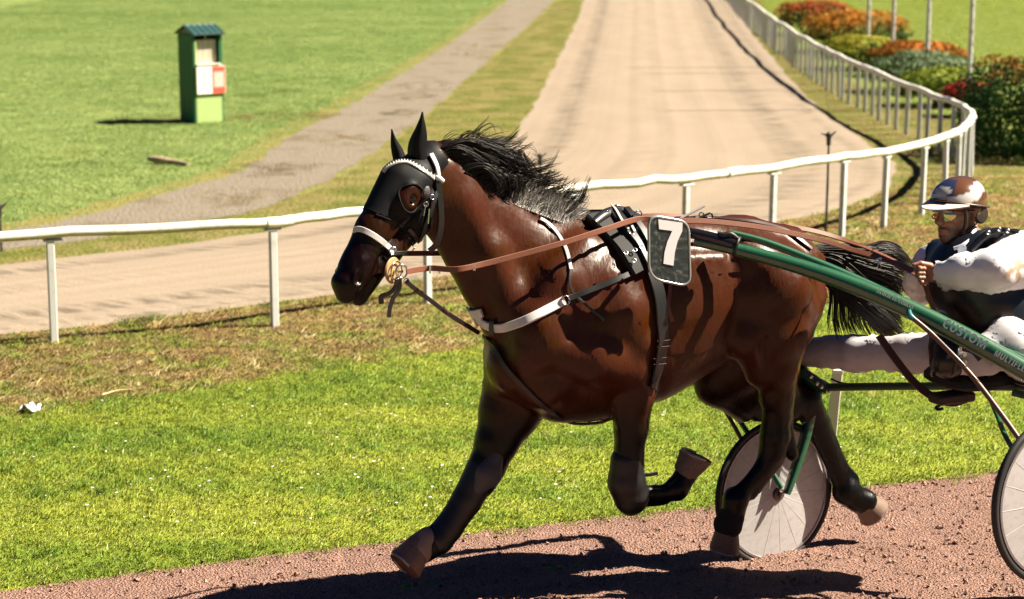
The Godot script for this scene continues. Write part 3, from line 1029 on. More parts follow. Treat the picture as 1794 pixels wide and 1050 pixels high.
func build_horse() -> void:
	HO = U(1010, 560, 9.1)
	HO.y = 0.0
	HT = Transform3D(Basis(e_back, Vector3.UP, e_near), HO)
	body.to_world = HT
	# trunk
	chain([[1000, 552, 0, 158], [1090, 545, 0, 148], [1170, 530, 0, 136], [1270, 497, 0, 106], [1335, 492, 0, 98]], 0.74, 0.06)
	chain([[1040, 600, 0, 128], [1130, 585, 0, 118], [1215, 560, 0, 98]], 0.80, 0.06)
	chain([[1020, 420, 0, 34], [1100, 428, 0, 42], [1200, 432, 0, 44], [1300, 425, 0, 40], [1380, 440, 0, 36], [1425, 458, 0, 22]], 1.0, 0.07)
	hb([975, 405, 0, 20], [1050, 412, 0, 26], 0.9, 0.06)
	# rump, both sides
	for s in [-1.0, 1.0]:
		chain([[1318, 462, s * 0.13, 52], [1350, 500, s * 0.14, 74], [1385, 535, s * 0.13, 54]], 1.0, 0.05)
		chain([[1395, 465, s * 0.07, 40], [1412, 515, s * 0.10, 34], [1398, 585, s * 0.12, 26]], 1.0, 0.035)      # back of the thigh
		hb([1300, 432, s * 0.17, 14], [1328, 455, s * 0.19, 16], 1.0, 0.06)                                        # point of hip
	# chest
	chain([[985, 590, 0, 142], [933, 620, 0, 82]], 0.86, 0.06)
	hb([910, 640, 0.09, 58], [950, 660, 0.10, 60], 1.0, 0.05)
	hb([908, 640, -0.09, 62], [950, 660, -0.10, 60], 1.0, 0.05)
	chain([[990, 650, 0, 92], [1060, 650, 0, 86]], 0.8, 0.06)
	# neck
	chain([[960, 505, 0, 118], [905, 472, 0, 98], [852, 418, 0.0, 81], [798, 362, 0.01, 66], [762, 322, 0.03, 58]], 0.50, 0.06)
	chain([[1000, 395, 0, 14], [930, 372, 0, 12], [860, 330, 0, 12], [806, 304, 0.01, 11]], 1.0, 0.05)
	chain([[800, 428, 0.03, 20], [840, 500, 0.04, 28], [880, 560, 0.06, 40]], 0.9, 0.05)       # underside of neck, windpipe
	chain([[812, 356, 0.065, 20], [856, 442, 0.095, 26], [902, 540, 0.130, 32], [920, 600, 0.15, 32]], 0.8, 0.07)      # long neck muscle, near side
	hb([802, 400, 0.13, 5], [848, 500, 0.17, 7], 0.7, 0.02, true)                        # furrow along the throat
	# near shoulder
	chain([[1022, 440, 0.12, 26], [985, 500, 0.19, 32], [945, 575, 0.222, 40], [938, 610, 0.22, 44]], 0.8, 0.06)
	chain([[1062, 500, 0.20, 40], [1090, 550, 0.235, 44], [1118, 600, 0.24, 38], [1128, 632, 0.225, 24]], 0.75, 0.045)   # triceps to elbow
	chain([[965, 600, 0.23, 46], [1040, 625, 0.25, 46], [1095, 640, 0.22, 46]], 0.8, 0.04)
	hb([1008, 520, 0.30, 9], [1000, 590, 0.33, 8], 0.8, 0.03, true)                        # groove ahead of triceps
	hb([1150, 560, 0.34, 10], [1160, 630, 0.33, 10], 1.0, 0.03, true)
	# far shoulder
	chain([[1000, 440, -0.13, 28], [940, 560, -0.22, 48], [900, 625, -0.20, 58]], 0.8, 0.04)
	# near foreleg: folded
	chain([[1102, 640, 0.18, 48], [1108, 690, 0.175, 38], [1106, 750, 0.17, 29], [1102, 800, 0.165, 25], [1104, 845, 0.16, 26], [1108, 868, 0.16, 25]], 1.0, 0.025)
	chain([[1085, 670, 0.20, 16], [1090, 740, 0.195, 13]], 1.0, 0.012)
	chain([[1122, 668, 0.20, 16], [1116, 745, 0.195, 12]], 1.0, 0.012)
	hb([1104, 660, 0.225, 4], [1102, 760, 0.21, 3], 1.0, 0.008, true)
	chain([[1110, 868, 0.16, 24], [1140, 866, 0.16, 15], [1166, 864, 0.16, 15], [1184, 858, 0.16, 22]], 0.85, 0.012)
	chain([[1120, 880, 0.16, 11], [1165, 876, 0.16, 9]], 0.9, 0.015)
	chain([[1186, 855, 0.16, 21], [1198, 838, 0.16, 18], [1206, 826, 0.16, 20]], 0.95, 0.018)
	# far foreleg: reaching forward
	chain([[915, 660, -0.14, 72], [893, 720, -0.13, 54], [872, 770, -0.12, 38], [854, 815, -0.12, 31], [842, 842, -0.12, 29]], 0.9, 0.035)
	chain([[842, 842, -0.12, 28], [815, 880, -0.12, 22], [785, 922, -0.12, 21], [766, 945, -0.12, 25], [752, 955, -0.12, 24], [740, 962, -0.12, 26]], 0.95, 0.02)
	chain([[830, 885, -0.12, 12], [790, 940, -0.12, 10]], 0.9, 0.015)
	# near hind leg: swung under the body
	chain([[1352, 520, 0.15, 78], [1358, 580, 0.17, 62], [1360, 640, 0.165, 42], [1360, 690, 0.155, 30], [1362, 730, 0.15, 26]], 0.85, 0.04)
	chain([[1320, 520, 0.16, 50], [1315, 590, 0.19, 40], [1330, 650, 0.17, 28]], 0.85, 0.05)
	chain([[1395, 580, 0.16, 26], [1382, 660, 0.155, 14], [1382, 740, 0.15, 7], [1388, 798, 0.15, 11]], 0.9, 0.015)      # achilles tendon to the hock point
	chain([[1358, 728, 0.15, 25], [1358, 765, 0.15, 28], [1354, 792, 0.15, 25], [1338, 820, 0.15, 18], [1306, 856, 0.15, 15], [1290, 874, 0.15, 22]], 0.8, 0.012)
	chain([[1362, 808, 0.15, 12], [1316, 868, 0.15, 10]], 0.85, 0.015)
	chain([[1290, 878, 0.15, 22], [1284, 900, 0.15, 20], [1278, 918, 0.15, 23]], 0.95, 0.02)
	# far hind leg: stretched out behind
	chain([[1335, 560, -0.14, 84], [1290, 640, -0.16, 66], [1258, 672, -0.17, 40]], 0.8, 0.05)
	chain([[1258, 668, -0.17, 42], [1310, 690, -0.16, 46], [1370, 706, -0.15, 38], [1405, 704, -0.14, 32]], 0.8, 0.04)
	chain([[1330, 590, -0.15, 78], [1345, 660, -0.15, 60]], 0.8, 0.05)
	chain([[1400, 686, -0.14, 16], [1424, 688, -0.14, 17]], 0.8, 0.02)
	chain([[1412, 708, -0.14, 31], [1432, 745, -0.14, 23], [1452, 790, -0.14, 18], [1472, 836, -0.14, 17], [1484, 858, -0.14, 24]], 0.8, 0.012)
	chain([[1440, 728, -0.14, 10], [1476, 815, -0.14, 9], [1496, 840, -0.14, 10]], 0.85, 0.015)
	chain([[1482, 862, -0.14, 24], [1500, 874, -0.14, 21], [1514, 880, -0.14, 24]], 0.95, 0.02)
	# hollows
	hb([1270, 520, 0.36, 16], [1285, 590, 0.36, 14], 1.0, 0.07, true)      # flank
	hb([1340, 600, 0.29, 7], [1345, 660, 0.26, 6], 0.8, 0.03, true)
	# ribs, faintly
	for k in 6:
		var x := 1165.0 + k * 19.0
		hb([x, 455, 0.222 - k * 0.006, 6], [x + 12, 560 - k * 6, 0.262 - k * 0.012, 6], 1.0, 0.05)
	body.build(0.012)
	var coat := noise(2.2, 3, 101)
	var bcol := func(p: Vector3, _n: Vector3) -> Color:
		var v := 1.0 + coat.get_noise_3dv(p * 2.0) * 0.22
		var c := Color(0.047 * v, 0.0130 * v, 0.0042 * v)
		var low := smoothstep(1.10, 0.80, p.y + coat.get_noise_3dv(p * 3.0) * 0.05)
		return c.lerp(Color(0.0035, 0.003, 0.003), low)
	var g := Geo.new()
	var vein := noise(7.0, 2, 105)
	vein.fractal_type = FastNoiseLite.FRACTAL_RIDGED
	var sinew := noise(9.0, 2, 106)
	# lines of muscle, skin fold, tendon and vein on the flank: [height mm, half width px, points...]
	var marks := [
		[5, 7, [1012, 448], [1016, 505]], [5, 7, [1034, 440], [1042, 508]], [5, 7, [1058, 442], [1066, 504]], [4, 7, [1082, 452], [1088, 500]],
		[-4, 5, [1024, 445], [1030, 505]], [-4, 5, [1047, 442], [1054, 505]], [-4, 5, [1070, 446], [1077, 500]],
		[6, 13, [1004, 402], [978, 450], [955, 520]], [-7, 9, [803, 415], [850, 500], [872, 560]], [5, 7, [786, 335], [806, 425]], [4, 6, [774, 350], [788, 425]],
		[6, 12, [860, 380], [905, 440], [940, 500]], [-6, 10, [880, 370], [935, 440], [965, 500]],
		[-8, 10, [1078, 465], [1104, 560], [1128, 640]], [-8, 10, [1018, 515], [1004, 590], [1032, 655]], [7, 14, [1088, 525], [1062, 590]], [-6, 9, [1060, 560], [1040, 620], [1060, 670]],
		[5, 5, [1090, 680], [1094, 785]], [-6, 4, [1104, 672], [1104, 785]], [5, 5, [1118, 680], [1114, 785]],
		[5, 6, [1236, 452], [1292, 447]], [-5, 5, [1240, 461], [1292, 458]], [5, 6, [1244, 470], [1294, 468]], [-5, 5, [1248, 480], [1294, 480]], [5, 6, [1252, 490], [1296, 492]],
		[9, 9, [1288, 462], [1306, 515], [1302, 570], [1286, 622]], [-10, 14, [1322, 475], [1328, 540], [1318, 610]], [5, 4, [1150, 606], [1215, 612], [1262, 592]],
		[-9, 8, [1402, 448], [1418, 520], [1408, 600], [1393, 655]], [-6, 8, [1374, 465], [1390, 540], [1382, 625]], [5, 4, [1326, 600], [1345, 655], [1350, 720]], [-6, 6, [1346, 655], [1350, 745]],
		[-9, 9, [888, 600], [906, 690]], [-7, 9, [920, 560], [958, 635], [985, 705]], [6, 10, [940, 590], [975, 660]], [-5, 5, [1346, 812], [1302, 868]], [-5, 4, [1120, 872], [1168, 870]],
		[-9, 6, [1374, 690], [1376, 772]], [6, 6, [1360, 765], [1350, 800]], [-6, 5, [1370, 802], [1342, 822]], [-7, 6, [1446, 722], [1481, 818]], [6, 9, [1291, 870], [1288, 882]], [5, 8, [1484, 852], [1486, 866]],
		[5, 8, [1320, 405], [1385, 425], [1425, 470]], [-5, 8, [1310, 418], [1370, 440], [1405, 480]]]
	for k in 7: marks.append([3.5, 6, [1168 + k * 18, 448], [1178 + k * 18, 500], [1184 + k * 17, 560 - k * 5]])
	var segs := []
	var hinv := HT.affine_inverse()
	for m in marks:
		for j in range(2, m.size() - 1):
			var p0 := hinv * S(m[j][0], m[j][1], 0.2)
			var p1 := hinv * S(m[j + 1][0], m[j + 1][1], 0.2)
			segs.append([Vector2(p0.x, p0.y), Vector2(p1.x, p1.y) - Vector2(p0.x, p0.y), m[0] * 0.001, m[1] * 0.0027])
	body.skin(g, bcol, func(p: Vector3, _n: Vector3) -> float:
		# raised veins and the fine run of muscle under a thin coat
		var r := maxf(vein.get_noise_3d(p.x * 0.8 + p.y * 0.25, p.y * 0.5, p.z * 0.8) - 0.45, 0.0)
		var d := r * 0.006 + sinew.get_noise_3d(p.x * 1.3, p.y * 0.35, p.z) * 0.0012
		if absf(p.z) > 0.07:
			var q := Vector2(p.x, p.y)
			for s in segs:
				var o: Vector2 = q - s[0]
				var w: float = s[3]
				var e: Vector2 = s[1]
				var t := clampf(o.dot(e) / e.length_squared(), 0.0, 1.0)
				var l := (o - e * t).length_squared() / (w * w)
				if l < 5.0: d += s[2] * 1.45 * exp(-l)
		return d)
	# head in axes of its own: x from poll to muzzle, y out of the face, z to the far side
	var e_head := Vector3(sin(HEAD_YAW), 0, cos(HEAD_YAW))
	var poll := S(739, 285, 0.03)
	var r := U(613, 488, 1.0) - C
	var muzzle := C + r * ((poll - C).dot(e_head) / r.dot(e_head))
	var L := (muzzle - poll).length()
	var hx := (muzzle - poll).normalized()
	var hz := -e_head
	head.to_world = Transform3D(Basis(hx, hz.cross(hx), hz), poll)
	var s := L / 0.545
	var H := func(a: Vector3, ra: float, b: Vector3, rb: float, q := 1.0, k := 0.02, neg := false): head.add(a * s, ra * s, b * s, rb * s, q, k, neg)
	H.call(Vector3(-0.03, -0.03, 0), 0.075, Vector3(0.11, 0.012, 0), 0.080, 1.0, 0.03)
	H.call(Vector3(0.12, 0.030, 0), 0.090, Vector3(0.34, 0.030, 0), 0.066, 0.95, 0.03)
	H.call(Vector3(0.34, 0.03, 0), 0.066, Vector3(0.50, 0.010, 0), 0.060, 0.95, 0.03)
	H.call(Vector3(0.48, -0.004, 0), 0.066, Vector3(0.560, -0.006, 0), 0.058, 1.05, 0.03)
	H.call(Vector3(0.575, 0.014, 0), 0.044, Vector3(0.604, -0.022, 0), 0.036, 1.2, 0.02)
	H.call(Vector3(0.49, -0.072, 0), 0.042, Vector3(0.578, -0.082, 0), 0.033, 1.1, 0.012)
	H.call(Vector3(0.10, -0.085, 0), 0.085, Vector3(0.20, -0.10, 0), 0.078, 0.72, 0.03)
	H.call(Vector3(0.20, -0.118, 0), 0.058, Vector3(0.36, -0.095, 0), 0.048, 0.85, 0.03)
	H.call(Vector3(0.36, -0.095, 0), 0.048, Vector3(0.52, -0.076, 0), 0.038, 0.9, 0.02)
	H.call(Vector3(-0.08, -0.10, 0), 0.085, Vector3(0.05, -0.08, 0), 0.08, 0.7, 0.04)
	for z in [-1.0, 1.0]:
		H.call(Vector3(0.09, 0.012, z * 0.045), 0.055, Vector3(0.19, 0.018, z * 0.060), 0.050, 1.0, 0.03)
		H.call(Vector3(0.145, 0.044, z * 0.082), 0.022, Vector3(0.198, 0.038, z * 0.080), 0.022, 1.0, 0.02)       # brow
		H.call(Vector3(0.12, -0.07, z * 0.050), 0.050, Vector3(0.20, -0.085, z * 0.045), 0.042, 0.8, 0.02)        # cheek
		H.call(Vector3(0.23, -0.020, z * 0.066), 0.014, Vector3(0.34, -0.018, z * 0.050), 0.010, 1.0, 0.015)      # facial crest
		H.call(Vector3(0.535, 0.012, z * 0.048), 0.028, Vector3(0.562, 0.000, z * 0.047), 0.024, 1.0, 0.010)      # nostril rim
		H.call(Vector3(0.548, 0.010, z * 0.074), 0.019, Vector3(0.530, 0.020, z * 0.070), 0.014, 1.0, 0.008, true)
		H.call(Vector3(0.620, -0.055, z * 0.03), 0.008, Vector3(0.49, -0.046, z * 0.070), 0.007, 1.0, 0.008, true)  # mouth
		H.call(Vector3(0.175, 0.020, z * 0.108), 0.016, Vector3(0.18, 0.018, z * 0.108), 0.016, 1.0, 0.012, true)
	head.build(0.0062)
	var hcol := func(p: Vector3, _n: Vector3) -> Color:
		var v := 1.0 + coat.get_noise_3dv(p * 2.0) * 0.2
		var c := Color(0.021 * v, 0.0062 * v, 0.003 * v)
		return c.lerp(Color(0.0045, 0.0035, 0.0035), smoothstep(0.30, 0.46, p.x / s + coat.get_noise_3dv(p * 5.0) * 0.04))
	head.skin(g, hcol)
	var hm := VM(0.36)
	hm.metallic_specular = 0.34
	hm.heightmap_enabled = true
	hm.heightmap_texture = ntex(noise(0.02, 3, 103), 512)
	hm.heightmap_scale = 0.11
	hm.roughness = 1.0
	hm.roughness_texture = ntex(noise(0.012, 5, 107), 512, [[0.0, 0.4, 0.6, 1.0], [[0.05, 0.05, 0.05], [0.075, 0.075, 0.075], [0.12, 0.12, 0.12], [0.2, 0.2, 0.2]]])
	hm.uv1_triplanar = true
	hm.uv1_scale = Vector3(5, 2, 4)
	horse = thing("trotting_horse", HO, "dark bay horse in full trot with black legs, black ear hood and flying mane", "horse")
	part("body", g.mesh(), hm, horse)
	var eye := M(0.006, 0.004, 0.003, 0.06)
	for z in [-1.0, 1.0]:
		var eg := Geo.new()
		var dirz: Vector3 = head.to_world.basis * Vector3(0, 0.15, z).normalized()
		var at: Vector3 = head.to_world * (Vector3(0.175, 0.022, z * 0.092) * s)
		lathe(eg, at, dirz, [[0.0, -0.022], [0.016, -0.015], [0.022, 0.0], [0.016, 0.015], [0.0, 0.021]], 16)
		part("eye", eg.mesh(), eye, horse)
	# black hood over forehead, ears and cheeks, with round eye openings
	var cloth := M(0.0035, 0.0035, 0.005, 0.6)
	cloth.metallic_specular = 0.3
	var inside := func(p: Vector3) -> bool:
		var q: Vector3 = p / s
		if q.x > 0.268 + q.y * 0.30 * (1.0 if q.y > -0.02 else -0.2) + 0.06 * absf(q.z): return false
		if q.x < -0.065 - q.y * 0.2 and q.y < 0.0: return false
		if q.y < -0.115 and q.x < 0.10: return false
		return Vector2(q.x - 0.172, q.y - 0.022).length() > 0.052 or absf(q.z) < 0.05
	var kg := Geo.new()
	head.skin(kg, null, 0.005, inside)
	var hood := part("hood", kg.mesh(), cloth, horse)
	# ear covers
	var ears := [[S(734, 300, 0.06), S(731, 262, 0.07), S(737, 228, 0.07), S(740, 196, 0.06)], [S(706, 300, -0.06), S(698, 272, -0.075), S(690, 248, -0.08), S(686, 226, -0.08)]]
	for e in 2:
		var eg := Geo.new()
		tube(eg, spline(ears[e], 8), [0.040, 0.047, 0.047, 0.044, 0.036, 0.024, 0.010, 0.003] if e == 0 else [0.05, 0.046, 0.040, 0.036, 0.028, 0.018, 0.009, 0.003], 20, Color.WHITE, true, 0.62)
		part("ear_cover", eg.mesh(), cloth, hood)
	# piping round the near eye opening and along the lower hem
	var pip := M(0.02, 0.019, 0.019, 0.9)
	pip.metallic_specular = 0.15
	var pg := Geo.new()
	for z in [-1.0]:
		var ps := []
		for k in 29:
			var a := TAU * k / 28.0
			var q := Vector3(0.172 + cos(a) * 0.052, 0.022 + sin(a) * 0.052, z * 0.2) * s
			var hit := head.cast(head.to_world * q, head.to_world.basis * Vector3(0, 0, -z))
			if hit: ps.append(hit[0] + hit[1] * 0.005)
		tube(pg, ps, [0.0032], 6)
		var hem := []
		for k in 16:
			var y := lerpf(0.085, -0.15, k / 15.0)
			var q := Vector3(0.268 + y * 0.30 * (1.0 if y > -0.02 else -0.2) + 0.008, y, z * 0.2) * s
			var hit := head.cast(head.to_world * q, head.to_world.basis * Vector3(0, 0, -z))
			if hit: hem.append(hit[0] + hit[1] * 0.005)
		tube(pg, hem, [0.003], 6)
	part("piping", pg.mesh(), pip, hood)
	hooves()
	boots()
	hair()

func hooves() -> void:
	var horn := M(0.17, 0.118, 0.088, 0.6)
	horn.albedo_texture = ntex(noise(0.04, 3, 111), 256, [[0.0, 0.5, 1.0], [[0.45, 0.4, 0.38], [0.85, 0.8, 0.78], [1, 1, 1]]])
	horn.uv1_triplanar = true
	horn.uv1_scale = Vector3(6, 6, 6)
	var sole := M(0.11, 0.045, 0.03, 0.8)
	var iron := M(0.30, 0.29, 0.28, 0.35, 0.8)
	# coronet centre, sole centre, toe side, radii
	var list := [
		[S(736, 955, -0.12), S(711, 992, -0.08), Vector3(-0.85, -0.25, 0.35), 0.062],
		[S(1201, 830, 0.16), S(1221, 800, 0.17), Vector3(-0.4, 0.8, 0.2), 0.060],
		[S(1276, 918, 0.15), S(1271, 966, 0.15), Vector3(-0.9, -0.1, 0.3), 0.054],
		[S(1512, 879, -0.14), S(1534, 898, -0.14), Vector3(-0.4, -0.8, 0.2), 0.062]]
	for h in list:
		var g := Geo.new()
		var ax: Vector3 = (h[1] - h[0]).normalized()
		var len: float = (h[1] - h[0]).length()
		var toe: Vector3 = (h[2] - ax * h[2].dot(ax)).normalized()
		var sd := ax.cross(toe)
		var rows := []
		var prof := [[-0.16, 0.72], [-0.06, 0.98], [0.03, 1.03], [0.35, 1.10], [0.7, 1.2], [0.92, 1.25], [1.02, 1.18]]
		for p in prof:
			var row := []
			for k in 24:
				var a := TAU * k / 24.0
				var f: float = p[0]
				var slope := cos(a) * 0.25 * f      # toe runs further forward
				var back := 0.86 if cos(a) < 0 else 1.0
				var rr: float = h[3] * p[1] * back
				row.append(h[0] + ax * len * f + (toe * cos(a) + sd * sin(a)) * rr + toe * slope * h[3] - ax * (0.015 * cos(a) if f > 0.8 else 0.0))
			rows.append(row)
		for r in rows.size() - 1:
			for k in 24:
				var k2 := (k + 1) % 24
				var n1: Vector3 = (rows[r][k] - h[0] - ax * len * prof[r][0]).normalized()
				var n2: Vector3 = (rows[r][k2] - h[0] - ax * len * prof[r][0]).normalized()
				g.quad(g.vert(rows[r][k], n1), g.vert(rows[r][k2], n2), g.vert(rows[r + 1][k2], n2), g.vert(rows[r + 1][k], n1))
		var ho := part("hoof", g.mesh(), horn, horse)
		var sg := Geo.new()
		var ctr: Vector3 = h[1] + toe * 0.25 * h[3] - ax * 0.008
		for k in 24:
			var k2 := (k + 1) % 24
			var a3 := sg.vert(ctr, ax)
			sg.tri(a3, sg.vert(rows[6][k].lerp(ctr, 0.04), ax), sg.vert(rows[6][k2].lerp(ctr, 0.04), ax))
		part("sole", sg.mesh(), sole, ho)
		var ig := Geo.new()
		var ps := []
		for k in range(5, 20):
			var q: Vector3 = rows[6][(k + 12) % 24]
			ps.append(q.lerp(ctr, 0.08) + ax * 0.004)
		tube(ig, ps, [0.007], 6)
		part("horseshoe", ig.mesh(), iron, ho)

func boot_shell(list: Array, q: float, col: Material, called: String, push := 0.0) -> Node:
	var f := Field.new()
	f.to_world = HT
	var inv := HT.affine_inverse()
	for j in list.size() - 1:
		var p := S(list[j][0], list[j][1], list[j][2])
		var s := S(list[j + 1][0], list[j + 1][1], list[j + 1][2])
		f.add(inv * p, rad(list[j][3], p), inv * s, rad(list[j + 1][3], s), q, 0.015)
	f.build(0.008)
	var g := Geo.new()
	f.skin(g, null, push)
	return part(called, g.mesh(), col, horse)

func boots() -> void:
	var blk := M(0.004, 0.004, 0.005, 0.45)
	var slate := M(0.042, 0.043, 0.054, 0.6)
	# folded near knee in its black boot, with a strap end sticking out
	var kb := boot_shell([[1098, 808, 0.165, 29], [1098, 845, 0.162, 33], [1106, 872, 0.16, 31], [1104, 892, 0.16, 12]], 1.0, blk, "knee_boot")
	var g := Geo.new()
	strap(g, [S(1122, 832, 0.20), S(1138, 832, 0.205), S(1152, 829, 0.205)], [e_near, e_near, e_near], 0.018, 0.004)
	part("boot_strap", g.mesh(), blk, kb)
	var b := Geo.new()
	ring(b, S(1121, 832, 0.215), e_near, 0.012, 0.003)
	part("buckle", b.mesh(), M(0.6, 0.6, 0.6, 0.25, 1.0), kb)
	# reaching foreleg: black shin boot and slate elbow patch of the knee boot
	boot_shell([[848, 822, -0.12, 32], [818, 876, -0.12, 27], [786, 924, -0.12, 25], [768, 945, -0.12, 28]], 1.0, blk, "shin_boot")
	boot_shell([[870, 800, -0.05, 14], [856, 832, -0.045, 24], [838, 858, -0.06, 12]], 0.6, slate, "knee_patch")
	# bell boot on the near hind hoof
	boot_shell([[1286, 892, 0.15, 17], [1282, 904, 0.15, 22], [1276, 919, 0.15, 26]], 1.0, M(0.012, 0.011, 0.010, 0.95), "bell_boot")
	boot_shell([[750, 946, -0.12, 23], [737, 960, -0.12, 28]], 1.0, M(0.22, 0.16, 0.13, 0.85), "bell_boot")

# hair as many tapering strands
func strand(g: Geo, ps: Array, r: float, col: Color, per := 5) -> void:
	tube(g, spline(ps, per), [r * 0.8, r, r * 0.7, r * 0.15], 4, col, false)

func jig(a: float) -> Vector3:
	return Vector3(rng.randf_range(-a, a), rng.randf_range(-a, a), rng.randf_range(-a, a))

func lock(g: Geo, path: Array, root_spread: float, tip_spread: float, count: int, r: float, w: float) -> void:
	# path: pixel points of the lock's middle line
	var base := []
	for q in path: base.append(S(q[0], q[1], w if q.size() < 3 else q[2]))
	var subs := []
	for k in maxi(3, count / 7): subs.append([jig(1.0), jig(1.0), rng.randf_range(2.0, 6.0), rng.randf_range(0.62, 1.0)])
	for k in count:
		var ps := []
		var sb: Array = subs[rng.randi() % subs.size()]       # strands gather in smaller locks that close towards their tips
		var o: Vector3 = sb[0]
		var o2: Vector3 = sb[1]
		var own := jig(1.0)
		var cut: float = sb[3] * rng.randf_range(0.85, 1.0)
		for j in base.size():
			var f := float(j) / (base.size() - 1)
			var p: Vector3 = base[j] + o * lerpf(root_spread, tip_spread, f) + own * lerpf(root_spread * 0.8, tip_spread * 0.30, f) + o2 * tip_spread * 0.75 * sin(f * sb[2] + own.x * 0.8) * f
			if j == base.size() - 1: p = p.lerp(ps[-1], 1.0 - cut)
			ps.append(p)
		var t := rng.randf_range(0.003, 0.010)
		strand(g, ps, r * rng.randf_range(0.5, 1.15), Color(t * 1.35, t, t * 0.85))

func hair() -> void:
	var hm := VM(0.42)
	hm.metallic_specular = 0.45
	var g := Geo.new()
	# thick blown-back lock behind the ears
	for k in 9:
		var x := 772.0 + k * 11.0
		var y := 292.0 + k * 8.5
		lock(g, [[x, y + 6], [x + 12, y - 26 - k], [x + 45, 254 + k * 3], [x + 84 - k * 3, 262 + k * 4], [x + 112 - k * 4, 276 + k * 6]], 0.012, 0.030, 46, 0.0020, 0.03)
		lock(g, [[x + 4, y + 4], [x + 24, y - 14], [x + 55, 280 + k * 5], [x + 85 - k * 4, 305 + k * 4], [x + 92 - k * 5, 330 + k * 3]], 0.012, 0.028, 40, 0.0021, 0.05)
	lock(g, [[800, 285], [815, 252], [850, 246], [885, 250], [918, 224]], 0.02, 0.02, 40, 0.0018, 0.03)
	lock(g, [[800, 290], [822, 262], [860, 252], [893, 256], [925, 236]], 0.02, 0.03, 34, 0.0018, 0.03)
	lock(g, [[770, 285], [772, 268], [780, 252], [800, 246], [812, 250]], 0.01, 0.015, 14, 0.0016, 0.03)
	lock(g, [[772, 292], [765, 276], [772, 258], [786, 262], [782, 280]], 0.008, 0.01, 10, 0.0016, 0.03)
	# middle locks
	for k in 5:
		var x := 858.0 + k * 9.0
		var y := 333.0 + k * 6.0
		lock(g, [[x, y], [x + 22, y - 20], [x + 52, y - 32 + k * 2], [x + 88, y - 42 + k * 2], [x + 120 - k * 3, y - 52 + k * 3]], 0.010, 0.022, 20, 0.0019, 0.03)
	lock(g, [[870, 338], [905, 318], [940, 306], [965, 290], [983, 262]], 0.012, 0.012, 14, 0.0014, 0.03)
	# rear locks over the withers
	for k in 5:
		var x := 925.0 + k * 14.0
		var y := 372.0 + k * 4.0
		lock(g, [[x, y], [x + 14, y - 18], [x + 34, y - 30], [x + 60 - k * 4, y - 46], [x + 84 - k * 10, y - 62 - k * 2]], 0.010, 0.018, 13, 0.0016, 0.03)
	lock(g, [[980, 378], [1000, 362], [1018, 345], [1028, 320], [1036, 302]], 0.012, 0.012, 16, 0.0014, 0.03)
	# loose wisps that fly off the locks
	for k in 80:
		var f := pow(rng.randf(), 1.5)
		var x := lerpf(772, 985, f)
		var y := lerpf(285, 382, f)
		var dx := rng.randf_range(30, 120) * (1.0 - 0.45 * f)
		var dy := rng.randf_range(25, 85) * (1.0 - 0.25 * f)
		lock(g, [[x, y], [x + dx * 0.2, y - dy * 0.55], [x + dx * 0.55, y - dy * rng.randf_range(0.6, 0.95)], [x + dx * 0.85, y - dy * rng.randf_range(0.6, 1.0)], [x + dx, y - dy * rng.randf_range(0.45, 1.3)]], 0.006, 0.022, 5, 0.0017, 0.03)
	for k in 10: lock(g, [[758 + k, 283], [770 + k * 2, 268 - k], [790 + k * 4, 262 - k], [812 + k * 5, 268], [830 + k * 6, 285]], 0.012, 0.03, 20, 0.0022, 0.05)
	tag(part("mane", g.mesh(), hm, horse), "", "", "", "stuff")
	# clipped, greying base of the mane along the crest
	var cg := Geo.new()
	for k in 3000:
		var f := rng.randf()
		var at := S(lerpf(845, 1000, f), lerpf(326, 388, pow(f, 0.9)) + 8, rng.randf_range(-0.02, 0.06))
		var up := S(lerpf(845, 1000, f) + rng.randf_range(6, 40), lerpf(326, 388, pow(f, 0.9)) - rng.randf_range(6, 40), rng.randf_range(-0.03, 0.06))
		var t := rng.randf_range(0.12, 0.50)
		tube(cg, [at, at.lerp(up, 0.5) + Vector3(0, 0.006, 0), up + jig(0.008)], [0.0015, 0.0012, 0.0003], 4, Color(t, t * 0.95, t * 0.88), false)
	tag(part("clipped_mane", cg.mesh(), VM(0.5), horse), "", "", "", "stuff")
	# forelock is under the hood; the tail streams back over the shaft and hangs behind
	var tg := Geo.new()
	for k in 12:
		var f := k / 11.0
		lock(tg, [[1418, 440 + f * 14, 0.0], [1456, 438 + f * 30, 0.0], [1505, 446 + f * 50, 0.02], [1556, 452 + f * 80, 0.02], [1590 - f * 10, 474 + f * 95, 0.0]], 0.016, 0.05, 80, 0.0030, 0.0)
		lock(tg, [[1425, 448 + f * 14, 0.0], [1462, 458 + f * 40, 0.02], [1500, 490 + f * 40, 0.05], [1536 + f * 12, 530 + f * 34, 0.05], [1552 + f * 24, 566 + f * 26, 0.03]], 0.016, 0.045, 70, 0.0030, 0.0)
	for k in 6:
		lock(tg, [[1430, 452, 0.0], [1452, 480, 0.02], [1462 + k * 10, 520, 0.04], [1460 + k * 14, 560, 0.04], [1466 + k * 17, 598 - k * 2, 0.03]], 0.014, 0.022, 40, 0.0026, 0.0)
	lock(tg, [[1500, 448, 0.0], [1530, 440, 0.0], [1560, 434, 0.0], [1586, 446, 0.0], [1592, 468, 0.0]], 0.02, 0.03, 90, 0.0022, 0.0)
	lock(tg, [[1540, 560, 0.03], [1570, 580, 0.03], [1600, 592, 0.03], [1640, 600, 0.03]], 0.02, 0.03, 16, 0.0014, 0.0)
	tag(part("tail", tg.mesh(), hm, horse), "", "", "", "stuff")

